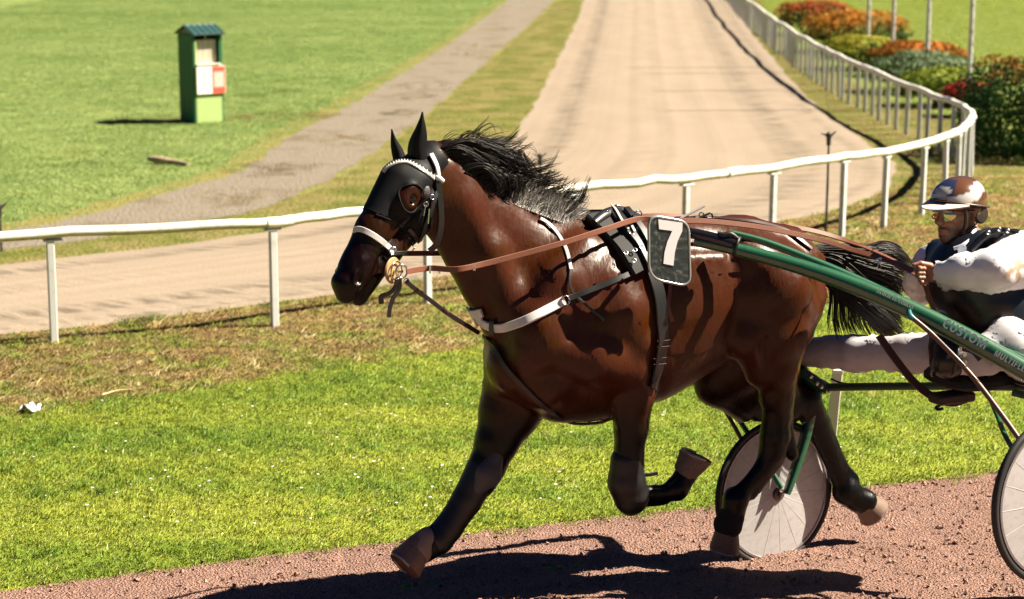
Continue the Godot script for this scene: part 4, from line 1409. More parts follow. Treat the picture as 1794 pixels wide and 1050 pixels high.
# ---------- harness ----------
func drape(pix: Array, lift: float, f: Field, per := 8, w_miss := 0.2) -> Array:   # pixel path laid on a body's surface
	var fine := []
	for k in pix.size() - 1:
		for j in per:
			var a: Array = pix[maxi(k - 1, 0)]
			var b: Array = pix[k]
			var c: Array = pix[k + 1]
			var d: Array = pix[mini(k + 2, pix.size() - 1)]
			fine.append(Vector2(b[0], b[1]).cubic_interpolate(Vector2(c[0], c[1]), Vector2(a[0], a[1]), Vector2(d[0], d[1]), float(j) / per))
	fine.append(Vector2(pix[-1][0], pix[-1][1]))
	var ps := []
	var ns := []
	for q in fine:
		var hit := f.cast(C, (U(q.x, q.y, 1.0) - C).normalized())
		if hit:
			ps.append(hit[0] + hit[1] * (lift + (0.005 if f == body else 0.0)))
			ns.append(hit[1])
	if ps.size() < 2:
		for q in fine:
			ps.append(S(q.x, q.y, w_miss))
			ns.append(e_near)
	# even out the small steps of the surface
	for r in 2:
		var p2 := ps.duplicate()
		for k in range(1, ps.size() - 1): p2[k] = (ps[k - 1] + ps[k] * 2.0 + ps[k + 1]) * 0.25
		ps = p2
	return [ps, ns]

func mirrored(d: Array) -> Array:       # the same strap on the far side of the horse, laid on its surface
	var inv := HT.affine_inverse()
	var ps := []
	var ns := []
	for p in d[0]:
		var l: Vector3 = inv * p
		var hit := body.cast(HT * Vector3(l.x, l.y, -1.2), HT.basis * Vector3(0, 0, 1))
		if hit:
			ps.append(hit[0] + hit[1] * 0.009)
			ns.append(hit[1])
	return [ps, ns]

func strap_on(pix: Array, width: float, thick: float, f: Field, g: Geo, lift := 0.002, far := false) -> Array:
	var d := drape(pix, lift, f)
	strap(g, d[0], d[1], width, thick)
	if far: far_side.append([d, width, thick])
	return d

var far_side := []
func far_parts(called: String, mat: Material, parent: Node) -> void:      # the same straps on the far side, each a part
	for o in far_side:
		var m := mirrored(o[0])
		var g := Geo.new()
		if m[0].size() > 2:
			strap(g, m[0], m[1], o[1], o[2])
			part(called, g.mesh(), mat, parent)
	far_side.clear()

func build_harness() -> void:
	var blk := M(0.008, 0.008, 0.009, 0.33)
	blk.clearcoat_enabled = true
	blk.clearcoat = 0.3
	var white := M(0.62, 0.60, 0.60, 0.45)
	var steel := M(0.62, 0.62, 0.64, 0.18, 1.0)
	var tan := M(0.27, 0.075, 0.030, 0.5)
	var g: Geo
	# --- bridle ---
	var br := thing("bridle", S(700, 400, 0.1), "black bridle with white noseband, toothed browband and tan bit guard on the horse's head", "bridle")
	g = Geo.new()
	var bb := strap_on([[674, 303], [682, 294], [698, 287], [715, 287], [735, 297], [758, 312]], 0.020, 0.004, head, g, 0.007)
	var band := part("browband", g.mesh(), M(0.22, 0.21, 0.20, 0.4), br)
	g = Geo.new()
	var nb: int = bb[0].size()
	for k in range(1, nb - 1, 2):
		var p: Vector3 = bb[0][k] + bb[1][k] * 0.006
		var tg: Vector3 = (bb[0][k + 1] - bb[0][k - 1]).normalized()
		var upd: Vector3 = tg.cross(bb[1][k]).normalized()
		if upd.y < 0: upd = -upd
		var o: Vector3 = bb[1][k]
		g.face([p - tg * 0.0055 - upd * 0.006, p + tg * 0.0055 - upd * 0.006, p + upd * 0.014 + o * 0.002])
		g.face([p + tg * 0.0055 - upd * 0.006, p + upd * 0.014 - o * 0.003, p + upd * 0.014 + o * 0.002])
		g.face([p - tg * 0.0055 - upd * 0.006, p + upd * 0.014 + o * 0.002, p + upd * 0.014 - o * 0.003])
	part("browband_teeth", g.mesh(), white, band)
	g = Geo.new()
	tube(g, [S(759, 305, 0.11), S(767, 311, 0.115), S(776, 318, 0.11)], [0.010, 0.014, 0.014, 0.011], 12)
	part("rosette", g.mesh(), M(0.5, 0.56, 0.58, 0.3), br)
	g = Geo.new()
	strap_on([[765, 306], [762, 290], [754, 272]], 0.020, 0.005, head, g, 0.012)
	part("crownpiece", g.mesh(), white, br)
	g = Geo.new()
	strap(g, spline([S(767, 316, 0.115), S(771, 350, 0.12), S(773, 390, 0.12), S(766, 425, 0.11), S(752, 440, 0.10)], 6), spread3(e_near, 25), 0.026, 0.005)
	strap_on([[768, 320], [758, 350], [745, 385], [733, 420], [716, 452], [706, 468]], 0.020, 0.005, head, g, 0.010)
	strap_on([[756, 352], [752, 390], [756, 432]], 0.022, 0.005, head, g, 0.010)
	strap_on([[716, 400], [738, 428], [764, 440]], 0.018, 0.004, head, g, 0.010)
	part("cheek_strap", g.mesh(), blk, br)
	g = Geo.new()
	lathe(g, S(741, 334, 0.15), (e_near + Vector3(0.1, 0.1, 0)).normalized(), [[0.034, -0.02], [0.034, 0.0], [0.028, 0.013], [0.016, 0.021], [0.0, 0.024]], 20)
	part("blinker_cup", g.mesh(), M(0.055, 0.05, 0.052, 0.55), br)
	g = Geo.new()
	for q in [[754, 346], [744, 357], [771, 372], [720, 432]]:
		var hit := head.cast(C, (U(q[0], q[1], 1) - C).normalized())
		if hit: ring(g, hit[0] + hit[1] * 0.016, hit[1], 0.010, 0.0025)
	for q in [[746, 358, 742, 378], [752, 366, 750, 392]]:
		tube(g, [S(q[0], q[1], 0.155), S(q[2], q[3], 0.155)], [0.0035], 6)
	part("buckle", g.mesh(), steel, br)
	g = Geo.new()
	var nbnd := strap_on([[621, 404], [632, 402], [650, 410], [670, 424], [691, 444]], 0.024, 0.005, head, g, 0.004)
	var nose := part("noseband", g.mesh(), white, br)
	g = Geo.new()
	ring(g, nbnd[0][-3] + nbnd[1][-3] * 0.008, nbnd[1][-3], 0.017, 0.0025)
	part("noseband_ring", g.mesh(), steel, nose)
	g = Geo.new()
	strap_on([[690, 444], [716, 440], [742, 430]], 0.016, 0.004, head, g, 0.008)
	part("cheek_strap", g.mesh(), blk, br)
	# bit: tan rubber guard, cheek ring, curb strap
	var e_head := Vector3(sin(HEAD_YAW), 0, cos(HEAD_YAW))
	var axis := (e_head * 0.75 + Vector3(0.62, 0, 0.1)).normalized()
	var bit := mouth_corner()
	g = Geo.new()
	lathe(g, bit, axis, [[0.0, -0.006], [0.054, -0.006], [0.058, 0.0], [0.054, 0.006], [0.030, 0.008], [0.0, 0.008]], 28)
	part("bit_guard", g.mesh(), M(0.33, 0.215, 0.09, 0.6), br)
	g = Geo.new()
	ring(g, bit + axis * 0.018, axis, 0.040, 0.0035)
	ring(g, bit + axis * 0.045, (e_near + Vector3(0.2, 0.1, 0)).normalized(), 0.028, 0.0045)
	tube(g, [bit - axis * 0.01, bit + axis * 0.05], [0.007], 8)
	part("bit_ring", g.mesh(), steel, br)
	g = Geo.new()
	var bw: float = (HT.affine_inverse() * bit).z
	strap(g, spline([S(697, 486, bw), S(692, 503, bw), S(683, 513, bw), S(672, 517, bw - 0.02)], 5), spread3(e_near, 16), 0.018, 0.006)
	strap(g, spline([S(700, 488, bw), S(699, 506, bw), S(690, 520, bw), S(683, 538, bw), S(681, 556, bw)], 5), spread3(e_near, 21), 0.018, 0.006)
	strap(g, spline([S(672, 517, bw - 0.02), S(667, 522, bw - 0.03), S(668, 532, bw - 0.03)], 5), spread3(e_near, 11), 0.022, 0.008)
	part("curb_strap", g.mesh(), blk, br)
	# --- martingale from bit to girth ---
	g = Geo.new()
	var mt := thing("martingale", S(790, 550, 0.1), "dark strap running from the bit down between the forelegs", "strap")
	var free := spline([S(711, 492, bw), S(724, 504, bw), S(752, 525, bw * 0.8), S(790, 553, bw * 0.6 + 0.03), S(838, 583, 0.06)], 8)
	strap(g, free, spread3(e_near, free.size()), 0.020, 0.007)
	strap_on([[840, 584], [862, 600], [885, 640], [920, 680], [955, 712], [984, 733]], 0.024, 0.005, body, g, 0.003)
	var low := spline([S(984, 733, 0.03), S(1000, 741, 0.03), S(1030, 742, 0.04), S(1056, 739, 0.06), S(1076, 732, 0.10)], 6)
	strap(g, low, spread3(Vector3.DOWN, low.size()), 0.026, 0.006)
	var msp := part("strap", g.mesh(), M(0.016, 0.011, 0.009, 0.45), mt)
	g = Geo.new()
	for q in [[727, 508, 738, 515], [776, 540, 784, 548]]:
		tube(g, [S(q[0], q[1], bw * 0.75 + 0.01), S(q[2], q[3], bw * 0.72 + 0.01)], [0.011, 0.014, 0.011], 9)
	part("keeper", g.mesh(), M(0.06, 0.025, 0.015, 0.5), msp)
	g = Geo.new()
	ring(g, S(712, 493, bw), e_near, 0.012, 0.0025)
	part("snap_ring", g.mesh(), steel, mt)
	# --- breast collar and neck strap ---
	var bc := thing("breast_collar", S(900, 560, 0.1), "white breast collar across the horse's chest with black side straps", "harness")
	g = Geo.new()
	var col := strap_on([[840, 545], [841, 556], [850, 567], [872, 574], [905, 569], [945, 551], [988, 526]], 0.040, 0.009, body, g, 0.004, true)
	# round the front of the chest from the near end of the band to its mirrored far end
	var hin := HT.affine_inverse()
	var l0: Vector3 = hin * col[0][0]
	var fp := []
	var fn := []
	for k in 17:
		var f := k / 16.0
		var zz := lerpf(l0.z + 0.01, -l0.z - 0.01, f)
		var hit := body.cast(HT * Vector3(-1.6, l0.y - 0.02 * sin(f * PI), zz), HT.basis * Vector3(1, 0, 0))
		if hit:
			fp.append(hit[0] + hit[1] * 0.009)
			fn.append(hit[1])
	if fp.size() > 3: strap(g, fp, fn, 0.040, 0.009)
	part("chest_band", g.mesh(), white, bc)
	far_parts("chest_band", white, bc)
	g = Geo.new()
	var cp: Vector3 = col[0][22]
	strap(g, [cp + Vector3(0, 0.034, 0) + col[1][22] * 0.008, cp + col[1][22] * 0.014, cp - Vector3(0, 0.03, 0) + col[1][22] * 0.008], [col[1][22], col[1][22], col[1][22]], 0.024, 0.004)
	strap_on([[992, 523], [1035, 508], [1080, 490], [1132, 468]], 0.026, 0.006, body, g, 0.004, true)
	part("side_strap", g.mesh(), blk, bc)
	far_parts("side_strap", blk, bc)
	g = Geo.new()
	ring(g, col[0][-1] + col[1][-1] * 0.012, col[1][-1], 0.020, 0.0035)
	part("side_ring", g.mesh(), steel, bc)
	g = Geo.new()
	strap_on([[944, 384], [958, 393], [976, 412], [992, 438], [999, 474]], 0.016, 0.005, body, g, 0.005, true)
	var nsm := M(0.42, 0.41, 0.42, 0.4)
	part("neck_strap", g.mesh(), nsm, bc)
	far_parts("neck_strap", nsm, bc)
	g = Geo.new()
	strap_on([[999, 474], [997, 495], [1004, 514], [1028, 537], [1056, 561]], 0.012, 0.004, body, g, 0.005)
	part("loose_end", g.mesh(), M(0.03, 0.026, 0.025, 0.35), bc)
	# --- harness saddle, girth, back strap ---
	var sd := thing("harness_saddle", S(1090, 420, 0.1), "black harness saddle with rings and girth behind the withers", "harness")
	g = Geo.new()
	strap_on([[1046, 382], [1075, 402], [1104, 436], [1128, 474]], 0.150, 0.022, body, g, 0.004, true)
	var pdm := M(0.0075, 0.007, 0.008, 0.75)
	part("pad", g.mesh(), pdm, sd)
	far_parts("pad", pdm, sd)
	g = Geo.new()
	strap_on([[1066, 376], [1092, 398], [1118, 430], [1140, 470]], 0.075, 0.018, body, g, 0.026, true)
	strap_on([[1096, 384], [1118, 412], [1134, 446]], 0.030, 0.020, body, g, 0.040)
	part("saddle_flap", g.mesh(), blk, sd)
	far_parts("saddle_flap", blk, sd)
	g = Geo.new()
	tube(g, spline([S(1040, 392, 0.10), S(1060, 378, 0.05), S(1086, 372, -0.02), S(1120, 384, -0.10)], 6), [0.022, 0.030, 0.030, 0.022], 10)
	part("tree", g.mesh(), blk, sd)
	g = Geo.new()
	strap_on([[1140, 474], [1154, 520], [1159, 570], [1158, 605], [1150, 645], [1140, 680]], 0.062, 0.009, body, g, 0.006, true)
	var gir := part("girth", g.mesh(), blk, sd)
	far_parts("girth", blk, sd)
	g = Geo.new()
	for q in [[1158, 600], [1152, 630]]:
		var hit := body.cast(C, (U(q[0], q[1], 1) - C).normalized())
		box(g, hit[0] + hit[1] * 0.018 + Vector3(0, 0.014, 0), Vector3(0.034, 0.003, 0.003), HT.basis)
		box(g, hit[0] + hit[1] * 0.018 - Vector3(0, 0.014, 0), Vector3(0.034, 0.003, 0.003), HT.basis)
	part("girth_buckle", g.mesh(), steel, gir)
	g = Geo.new()
	strap_on([[1174, 480], [1170, 515], [1168, 540], [1176, 562]], 0.020, 0.006, body, g, 0.010)
	part("tug_strap", g.mesh(), M(0.10, 0.018, 0.015, 0.4), sd)
	g = Geo.new()
	ring(g, S(1118, 378, 0.13), (e_near + Vector3(0.3, 0, 0)).normalized(), 0.023, 0.0035)
	ring(g, S(1034, 385, 0.02), (e_near + Vector3(0.3, 0, 0)).normalized(), 0.014, 0.003)
	ring(g, S(1064, 374, 0.07), (e_near + Vector3(0.3, 0, 0)).normalized(), 0.011, 0.003)
	tube(g, spline([S(1076, 372, 0.03), S(1077, 362, 0.03), S(1081, 360, 0.03), S(1085, 361, 0.03)], 4), [0.005, 0.004], 7)
	part("terret", g.mesh(), steel, sd)
	g = Geo.new()
	for q in [[1070, 380, 1096, 414], [1098, 400, 1106, 418]]:
		var dd := drape([[q[0], q[1]], [(q[0] + q[2]) * 0.5, (q[1] + q[3]) * 0.5], [q[2], q[3]]], 0.050, body)
		strap(g, dd[0], dd[1], 0.012, 0.003)
	part("saddle_tab", g.mesh(), M(0.45, 0.42, 0.36, 0.5), sd)
	g = Geo.new()
	for q in [[1110, 412], [1102, 420], [1117, 443], [1106, 447], [1090, 452], [1104, 464]]:
		var hit := body.cast(C, (U(q[0], q[1], 1) - C).normalized())
		if hit: ring(g, hit[0] + hit[1] * 0.048, hit[1], 0.009, 0.0028)
	part("saddle_buckle", g.mesh(), steel, sd)
	g = Geo.new()
	strap_on([[1130, 386], [1180, 389], [1225, 384], [1280, 387], [1330, 393], [1380, 408], [1420, 438]], 0.022, 0.005, body, g, 0.004)
	var bst := part("back_strap", g.mesh(), M(0.03, 0.015, 0.012, 0.4), sd)
	g = Geo.new()
	tube(g, [S(1192, 383, 0.05), S(1234, 361, 0.05)], [0.010, 0.009], 8, Color.WHITE, true, 0.6)
	part("check_hook", g.mesh(), M(0.35, 0.34, 0.33, 0.4, 0.3), bst)
	g = Geo.new()
	ring(g, S(1229, 377, 0.05), e_near, 0.012, 0.003)
	tube(g, spline([S(1222, 384, 0.05), S(1238, 376, 0.05), S(1246, 374, 0.05), S(1249, 381, 0.05)], 4), [0.006, 0.004], 6)
	box(g, S(1221, 384, 0.06), Vector3(0.014, 0.012, 0.006), HT.basis)
	part("strap_buckle", g.mesh(), M(0.04, 0.04, 0.04, 0.3, 0.6), bst)
	# --- reins ---
	var rn := thing("driving_reins", S(1000, 420, 0.3), "long brown leather reins from the bit through the saddle ring to the driver's hand", "reins")
	g = Geo.new()
	var ring_at := bit + axis * 0.045
	var near := [ring_at + Vector3(0.02, 0, 0)]
	for q in [[752, 470, bw], [800, 472, 0.30], [850, 462, 0.29], [905, 448, 0.29], [985, 426, 0.29], [1060, 402, 0.25], [1118, 384, 0.15], [1160, 387, 0.17], [1240, 388, 0.19], [1330, 398, 0.21], [1400, 412, 0.24], [1450, 424, 0.28], [1500, 440, 0.36]]: near.append(S(q[0], q[1], q[2]))
	near.append(U(1560, 459, 9.06))
	near.append(U(1617, 486, 8.99))
	var ns := spline(near, 8)
	var o := []
	for k in ns.size(): o.append((e_near + Vector3(0, 0.35 if k > 60 else 0.1, 0)).normalized())
	strap(g, ns, o, 0.025, 0.005)
	var rm := M(0.185, 0.066, 0.036, 0.5)
	rm.albedo_texture = ntex(noise(0.05, 4, 131), 256, [[0.0, 0.5, 1.0], [[0.55, 0.5, 0.45], [0.9, 0.9, 0.9], [1, 1, 1]]])
	rm.uv1_triplanar = true
	rm.uv1_scale = Vector3(8, 8, 8)
	var nr := part("near_rein", g.mesh(), rm, rn)
	g = Geo.new()
	var far := []
	var fbit := head.to_world * (Vector3(0.47, -0.04, 0.075))
	far.append(fbit)
	for q in [[880, 440, -0.26], [985, 410, -0.26], [1118, 380, -0.14], [1240, 384, -0.10], [1400, 400, -0.05], [1500, 428, 0.05]]: far.append(S(q[0], q[1], q[2]))
	far.append(U(1600, 472, 9.1))
	var fs := spline(far, 8)
	strap(g, fs, spread3((e_near + Vector3(0, 0.6, 0)).normalized(), fs.size()), 0.024, 0.005)
	part("far_rein", g.mesh(), rm, rn)
	g = Geo.new()
	for px in [752.0, 768.0, 830.0]:
		var p := S(px, 472 if px < 800 else 467, bw if px < 800 else 0.29)
		box(g, p + e_near * 0.008, Vector3(0.004, 0.017, 0.005), HT.basis, Color.WHITE, 0.001)
	tube(g, spline([U(1534, 455, 9.05), U(1545, 452, 9.05), U(1538, 462, 9.05)], 4), [0.004], 6)
	ring(g, U(1541, 467, 9.0), e_near, 0.010, 0.002)
	part("rein_buckle", g.mesh(), steel, nr)
	# loose end of the rein hanging below the hand
	g = Geo.new()
	var le := spline([U(1620, 495, 8.98), U(1628, 520, 8.98), U(1636, 545, 8.99), U(1634, 570, 9.0)], 6)
	strap(g, le, spread3(Vector3(0.2, 0, 1), le.size()), 0.024, 0.005)
	part("rein_end", g.mesh(), rm, rn)
	number_plate(steel)

func spread3(v: Vector3, n: int) -> Array:
	var o := []
	for k in n: o.append(v)
	return o

func mouth_corner() -> Vector3:
	var hit := head.cast(C, (U(688, 474, 1.0) - C).normalized())
	return hit[0] + hit[1] * 0.012 if hit else S(688, 474, 0.2)

func number_plate(steel: Material) -> void:
	var w := 0.42
	var t := thing("number_plate", S(1173, 440, w), "dark rounded racing plate with a white number 7 on the horse's near side", "number plate")
	var flat := func(px: float, py: float, lift: float) -> Vector3: return S(px, py, w) + e_near * lift
	# outline with rounded corners, in photo pixels
	var cs := [[1137, 377, 22], [1207, 389, 20], [1210, 503, 22], [1138, 488, 26]]
	var out := []
	for k in 4:
		var p := Vector2(cs[k][0], cs[k][1])
		var a := Vector2(cs[(k + 3) % 4][0], cs[(k + 3) % 4][1])
		var b := Vector2(cs[(k + 1) % 4][0], cs[(k + 1) % 4][1])
		var r: float = cs[k][2]
		var s: Vector2 = p + (a - p).normalized() * r
		var e: Vector2 = p + (b - p).normalized() * r
		for j in 9:
			var f := j / 8.0
			out.append(s.lerp(p, f).lerp(p.lerp(e, f), f))
	var ctr := Vector2(1173, 440)
	var g := Geo.new()
	var n := out.size()
	for lift in [0.0, -0.012]:
		var nn: Vector3 = e_near if lift == 0.0 else -e_near
		var c0 := g.vert(flat.call(ctr.x, ctr.y, lift), nn, Color.WHITE, Vector2(0.5, 0.5))
		for k in n:
			var p: Vector2 = out[k]
			var q: Vector2 = out[(k + 1) % n]
			g.tri(c0, g.vert(flat.call(p.x, p.y, lift), nn, Color.WHITE, (p - Vector2(1130, 370)) / 140.0), g.vert(flat.call(q.x, q.y, lift), nn, Color.WHITE, (q - Vector2(1130, 370)) / 140.0))
	var dm := M(1, 1, 1, 0.42)
	dm.albedo_texture = ntex(noise(0.02, 5, 141), 512, [[0.0, 0.45, 0.62, 0.8, 1.0], [[0.012, 0.018, 0.022], [0.020, 0.028, 0.032], [0.04, 0.05, 0.05], [0.10, 0.115, 0.105], [0.2, 0.2, 0.18]]])
	part("plate", g.mesh(), dm, t)
	g = Geo.new()
	var rim := []
	for p in out: rim.append(flat.call(p.x, p.y, -0.004))
	rim.append(rim[0])
	rim.append(rim[1])
	tube(g, rim, [0.0065], 8)
	part("rim", g.mesh(), M(0.30, 0.32, 0.33, 0.3, 0.4), t)
	# figure 7, raised on the plate
	var seven := PackedVector2Array()
	for q in [[1153, 384.5], [1195.5, 390.5], [1195, 405], [1187, 422], [1182, 442], [1179.5, 465.5], [1162, 462], [1164, 442], [1169, 423], [1177.5, 404.5], [1154.5, 401.5]]: seven.append(Vector2(q[0], q[1]))
	g = Geo.new()
	var ids := Geometry2D.triangulate_polygon(seven)
	for k in range(0, ids.size(), 3):
		var v3 := []
		for j in 3: v3.append(g.vert(flat.call(seven[ids[k + j]].x, seven[ids[k + j]].y, 0.003), e_near))
		g.tri(v3[0], v3[1], v3[2])
	for k in seven.size():
		var p := seven[k]
		var q := seven[(k + 1) % seven.size()]
		g.face([flat.call(p.x, p.y, 0.0), flat.call(q.x, q.y, 0.0), flat.call(q.x, q.y, 0.003), flat.call(p.x, p.y, 0.003)])
	part("numeral", g.mesh(), M(0.72, 0.71, 0.74, 0.5), t)
	g = Geo.new()
	tube(g, [S(1160, 432, w - 0.012), S(1150, 430, w - 0.09)], [0.012], 8)
	part("holder", g.mesh(), M(0.05, 0.05, 0.05, 0.4, 0.5), t)

# ---------- the two-wheeled cart ----------
var green: StandardMaterial3D

func wheel(t: Node3D, ctr: Vector3, axis: Vector3, turn: float) -> void:
	var R := 0.37
	var a := axis.normalized()
	var x := a.cross(Vector3.UP).normalized()
	var y := x.cross(a).normalized()
	var g := Geo.new()
	ring(g, ctr, a, R - 0.017, 0.017, Color.WHITE, 1.0, 64)
	var wh := Node3D.new()
	wh.name = "wheel"
	t.add_child(wh, true)
	part("tyre", g.mesh(), M(0.012, 0.012, 0.013, 0.6), wh)
	g = Geo.new()
	lathe(g, ctr, a, [[R - 0.050, 0.010], [R - 0.046, 0.014], [R - 0.036, 0.013], [R - 0.034, 0.0], [R - 0.036, -0.013], [R - 0.046, -0.014], [R - 0.050, -0.010], [R - 0.050, 0.010]], 64)
	part("rim", g.mesh(), M(0.28, 0.26, 0.27, 0.3, 0.6), wh)
	g = Geo.new()
	var prof := [[0.035, 0.030], [0.12, 0.024], [0.22, 0.016], [R - 0.049, 0.009], [R - 0.049, -0.009], [0.22, -0.016], [0.12, -0.024], [0.035, -0.030]]
	lathe(g, ctr, a, prof, 64)
	var dm := M(0.66, 0.65, 0.66, 0.4)
	dm.albedo_texture = ntex(noise(0.02, 4, 151), 512, [[0.0, 0.4, 1.0], [[0.75, 0.70, 0.66], [0.95, 0.93, 0.92], [1, 1, 1]]])
	dm.uv1_triplanar = true
	dm.uv1_scale = Vector3(2.5, 2.5, 2.5)
	dm.backlight_enabled = true
	dm.backlight = Color(0.95, 0.94, 0.95)
	var disc := part("disc_cover", g.mesh(), dm, wh)
	var sp := M(0.45, 0.44, 0.45, 0.5)
	for k in 18:
		var an := turn + TAU * k / 18.0
		var d := x * cos(an) + y * sin(an)
		g = Geo.new()
		for s in [1.0, -1.0]: tube(g, [ctr + d * 0.04 + a * s * 0.0292, ctr + d * 0.13 + a * s * 0.0225, ctr + d * (R - 0.05) + a * s * 0.0085], [0.0016], 5, Color.WHITE, false)
		part("spoke", g.mesh(), sp, disc)
	g = Geo.new()
	lathe(g, ctr, a, [[0.0, 0.06], [0.014, 0.06], [0.016, 0.045], [0.030, 0.042], [0.036, 0.034], [0.036, -0.034], [0.030, -0.042], [0.016, -0.045], [0.014, -0.06], [0.0, -0.06]], 24)
	part("hub", g.mesh(), M(0.12, 0.09, 0.085, 0.35, 0.5), wh)

func bar(pts: Array, rs: Array, sides := 12, flat := 1.0) -> ArrayMesh:
	var g := Geo.new()
	var ps := []
	for q in pts: ps.append(U(q[0], q[1], q[2]))
	tube(g, spline(ps, 8) if ps.size() > 2 else ps, rs, sides, Color.WHITE, true, flat)
	return g.mesh()

func lettering(t: Node3D, text: String, a: Vector3, b: Vector3, lift: float, height: float, font: Array, bold: bool, col: Material, fit := true) -> void:
	var tm := TextMesh.new()
	var f := SystemFont.new()
	f.font_names = PackedStringArray(font)
	f.font_weight = 700 if bold else 400
	tm.font = f
	tm.text = text
	tm.font_size = 64
	tm.pixel_size = height / 46.0
	tm.depth = 0.0015
	var x := (b - a).normalized()
	var see := (C - a.lerp(b, 0.5)).normalized()
	var z := (see - x * see.dot(x)).normalized()
	var o := MeshInstance3D.new()
	o.mesh = tm
	o.material_override = col
	o.name = "lettering"
	t.add_child(o, true)
	var wide: float = tm.get_aabb().size.x
	var k := (b - a).length() / maxf(wide, 0.001) if fit else 1.0
	o.transform = above(t).affine_inverse() * Transform3D(Basis(x * k, z.cross(x), z), a.lerp(b, 0.5) + z * lift)

func build_sulky() -> void:
	green = M(0.006, 0.075, 0.030, 0.35)
	green.clearcoat_enabled = true
	green.clearcoat = 1.0
	green.clearcoat_roughness = 0.07
	green.albedo_texture = ntex(noise(0.012, 5, 161), 512, [[0.0, 0.22, 0.3, 1.0], [[1.0, 0.42, 0.4], [0.9, 0.7, 0.6], [1, 1, 1], [1, 1, 1]]])
	green.uv1_triplanar = true
	green.uv1_scale = Vector3(3, 3, 3)
	var dark_green := M(0.022, 0.055, 0.025, 0.4)
	var rust := M(0.10, 0.045, 0.032, 0.45)
	var steel := M(0.55, 0.55, 0.58, 0.22, 1.0)
	var blk := M(0.01, 0.01, 0.011, 0.5)
	var t := thing("racing_sulky", U(1600, 1000, 9.15), "green two-wheeled racing cart with white disc wheels behind the horse", "racing cart")
	var axis := Vector3(sin(0.56), 0.07, cos(0.56)).normalized()
	var far_c := U(1357, 864, 9.85)
	var near_c := U(1848, 876, 8.45)
	wheel(t, far_c, axis, 0.1)
	wheel(t, near_c, axis, 0.35)
	# near shaft: swelling tube that rises along the horse's side
	var line := [[1216, 421, 8.93], [1290, 437, 8.92], [1400, 467, 8.88], [1500, 502, 8.83], [1600, 545, 8.77], [1700, 596, 8.70], [1800, 652, 8.62], [1920, 726, 8.52]]
	var shaft := part("shaft", bar(line, [0.026, 0.030, 0.035, 0.040, 0.043, 0.046, 0.047, 0.046], 20), green, t)
	part("shaft_sleeve", bar([[1203, 407, 8.92], [1245, 416, 8.91], [1284, 427, 8.90]], [0.024, 0.026, 0.026], 16), M(0.05, 0.045, 0.06, 0.15, 0.85), shaft)
	part("shaft_brace", bar([[1282, 408, 9.0], [1340, 424, 9.0], [1420, 455, 8.98], [1520, 498, 8.93], [1640, 556, 8.85], [1720, 596, 8.8], [1800, 634, 8.72], [1900, 690, 8.6]], [0.014, 0.018, 0.02, 0.02, 0.02, 0.022, 0.022], 12), green, shaft)
	var g := Geo.new()
	ring(g, U(1291, 432, 8.92), Vector3(0.9, -0.25, 0.2), 0.040, 0.009)
	tube(g, spline([U(1258, 410, 8.90), U(1268, 412, 8.89), U(1280, 410, 8.89), U(1292, 418, 8.9)], 4), [0.014, 0.013, 0.010], 8)
	part("shaft_tie", g.mesh(), blk, shaft)
	var ink := M(0.80, 0.84, 0.82, 0.5)
	lettering(shaft, "Ecurie H. Concet", U(1539, 508, 8.80), U(1602, 538, 8.76), 0.046, 0.026, ["Droid Serif"], true, ink)
	lettering(shaft, "CUSTOM", U(1655, 566, 8.73), U(1729, 606, 8.68), 0.051, 0.040, ["Droid Sans"], true, M(0.62, 0.80, 0.82, 0.4))
	lettering(shaft, "MULTIFLEX", U(1744, 618, 8.66), U(1803, 651, 8.62), 0.051, 0.028, ["Droid Sans"], true, ink)
	# far shaft on the other side of the horse
	var fs := []
	for q in [[1230, 425, -0.36], [1330, 470, -0.40], [1420, 540, -0.46]]: fs.append(S(q[0], q[1], q[2]))
	fs.append(U(1400, 640, 9.86))
	fs.append(U(1448, 682, 9.74))
	g = Geo.new()
	tube(g, spline(fs, 8), [0.025, 0.03, 0.035, 0.036, 0.032], 14)
	part("shaft", g.mesh(), green, t)
	# axle arch: crossbar, bracket, forks, stays
	var cross := part("crossbar", bar([[1446, 679, 9.74], [1600, 677, 9.40], [1760, 678, 9.05], [1960, 684, 8.60]], [0.020, 0.019, 0.019, 0.02], 12), dark_green, t)
	part("axle_bracket", bar([[1404, 652, 9.78], [1428, 668, 9.76], [1452, 684, 9.73]], [0.034, 0.036, 0.028], 12, 0.8), green, cross)
	g = Geo.new()
	for q in [[1421, 660], [1440, 678], [1454, 686], [1432, 672]]: lathe(g, U(q[0], q[1], 9.71), Vector3(0.2, 0.1, 1), [[0.011, -0.006], [0.011, 0.004], [0.006, 0.009], [0.0, 0.010]], 10)
	part("bolt", g.mesh(), steel, cross)
	part("brake_cable", bar([[1456, 664, 9.72], [1478, 672, 9.68], [1520, 675, 9.6]], [0.005], 6), blk, cross)
	part("fork", bar([[1424, 700, 9.80], [1412, 762, 9.80], [1394, 820, 9.79], [1378, 866, 9.78]], [0.036, 0.034, 0.031, 0.024], 12, 0.4), green, t)
	part("stay", bar([[1290, 728, 9.86], [1330, 790, 9.80], [1370, 856, 9.77]], [0.014], 8), green, t)
	part("stay", bar([[1262, 706, 9.95], [1278, 732, 9.93], [1310, 790, 9.90], [1340, 850, 9.90]], [0.011], 8), rust, t)
	part("fork", bar([[1925, 700, 8.45], [1905, 780, 8.42], [1872, 890, 8.38]], [0.036, 0.034, 0.024], 12, 0.4), green, t)
	part("stay", bar([[1728, 682, 8.95], [1746, 724, 8.8], [1768, 776, 8.62], [1830, 868, 8.42]], [0.012], 8), green, t)
	g = Geo.new()
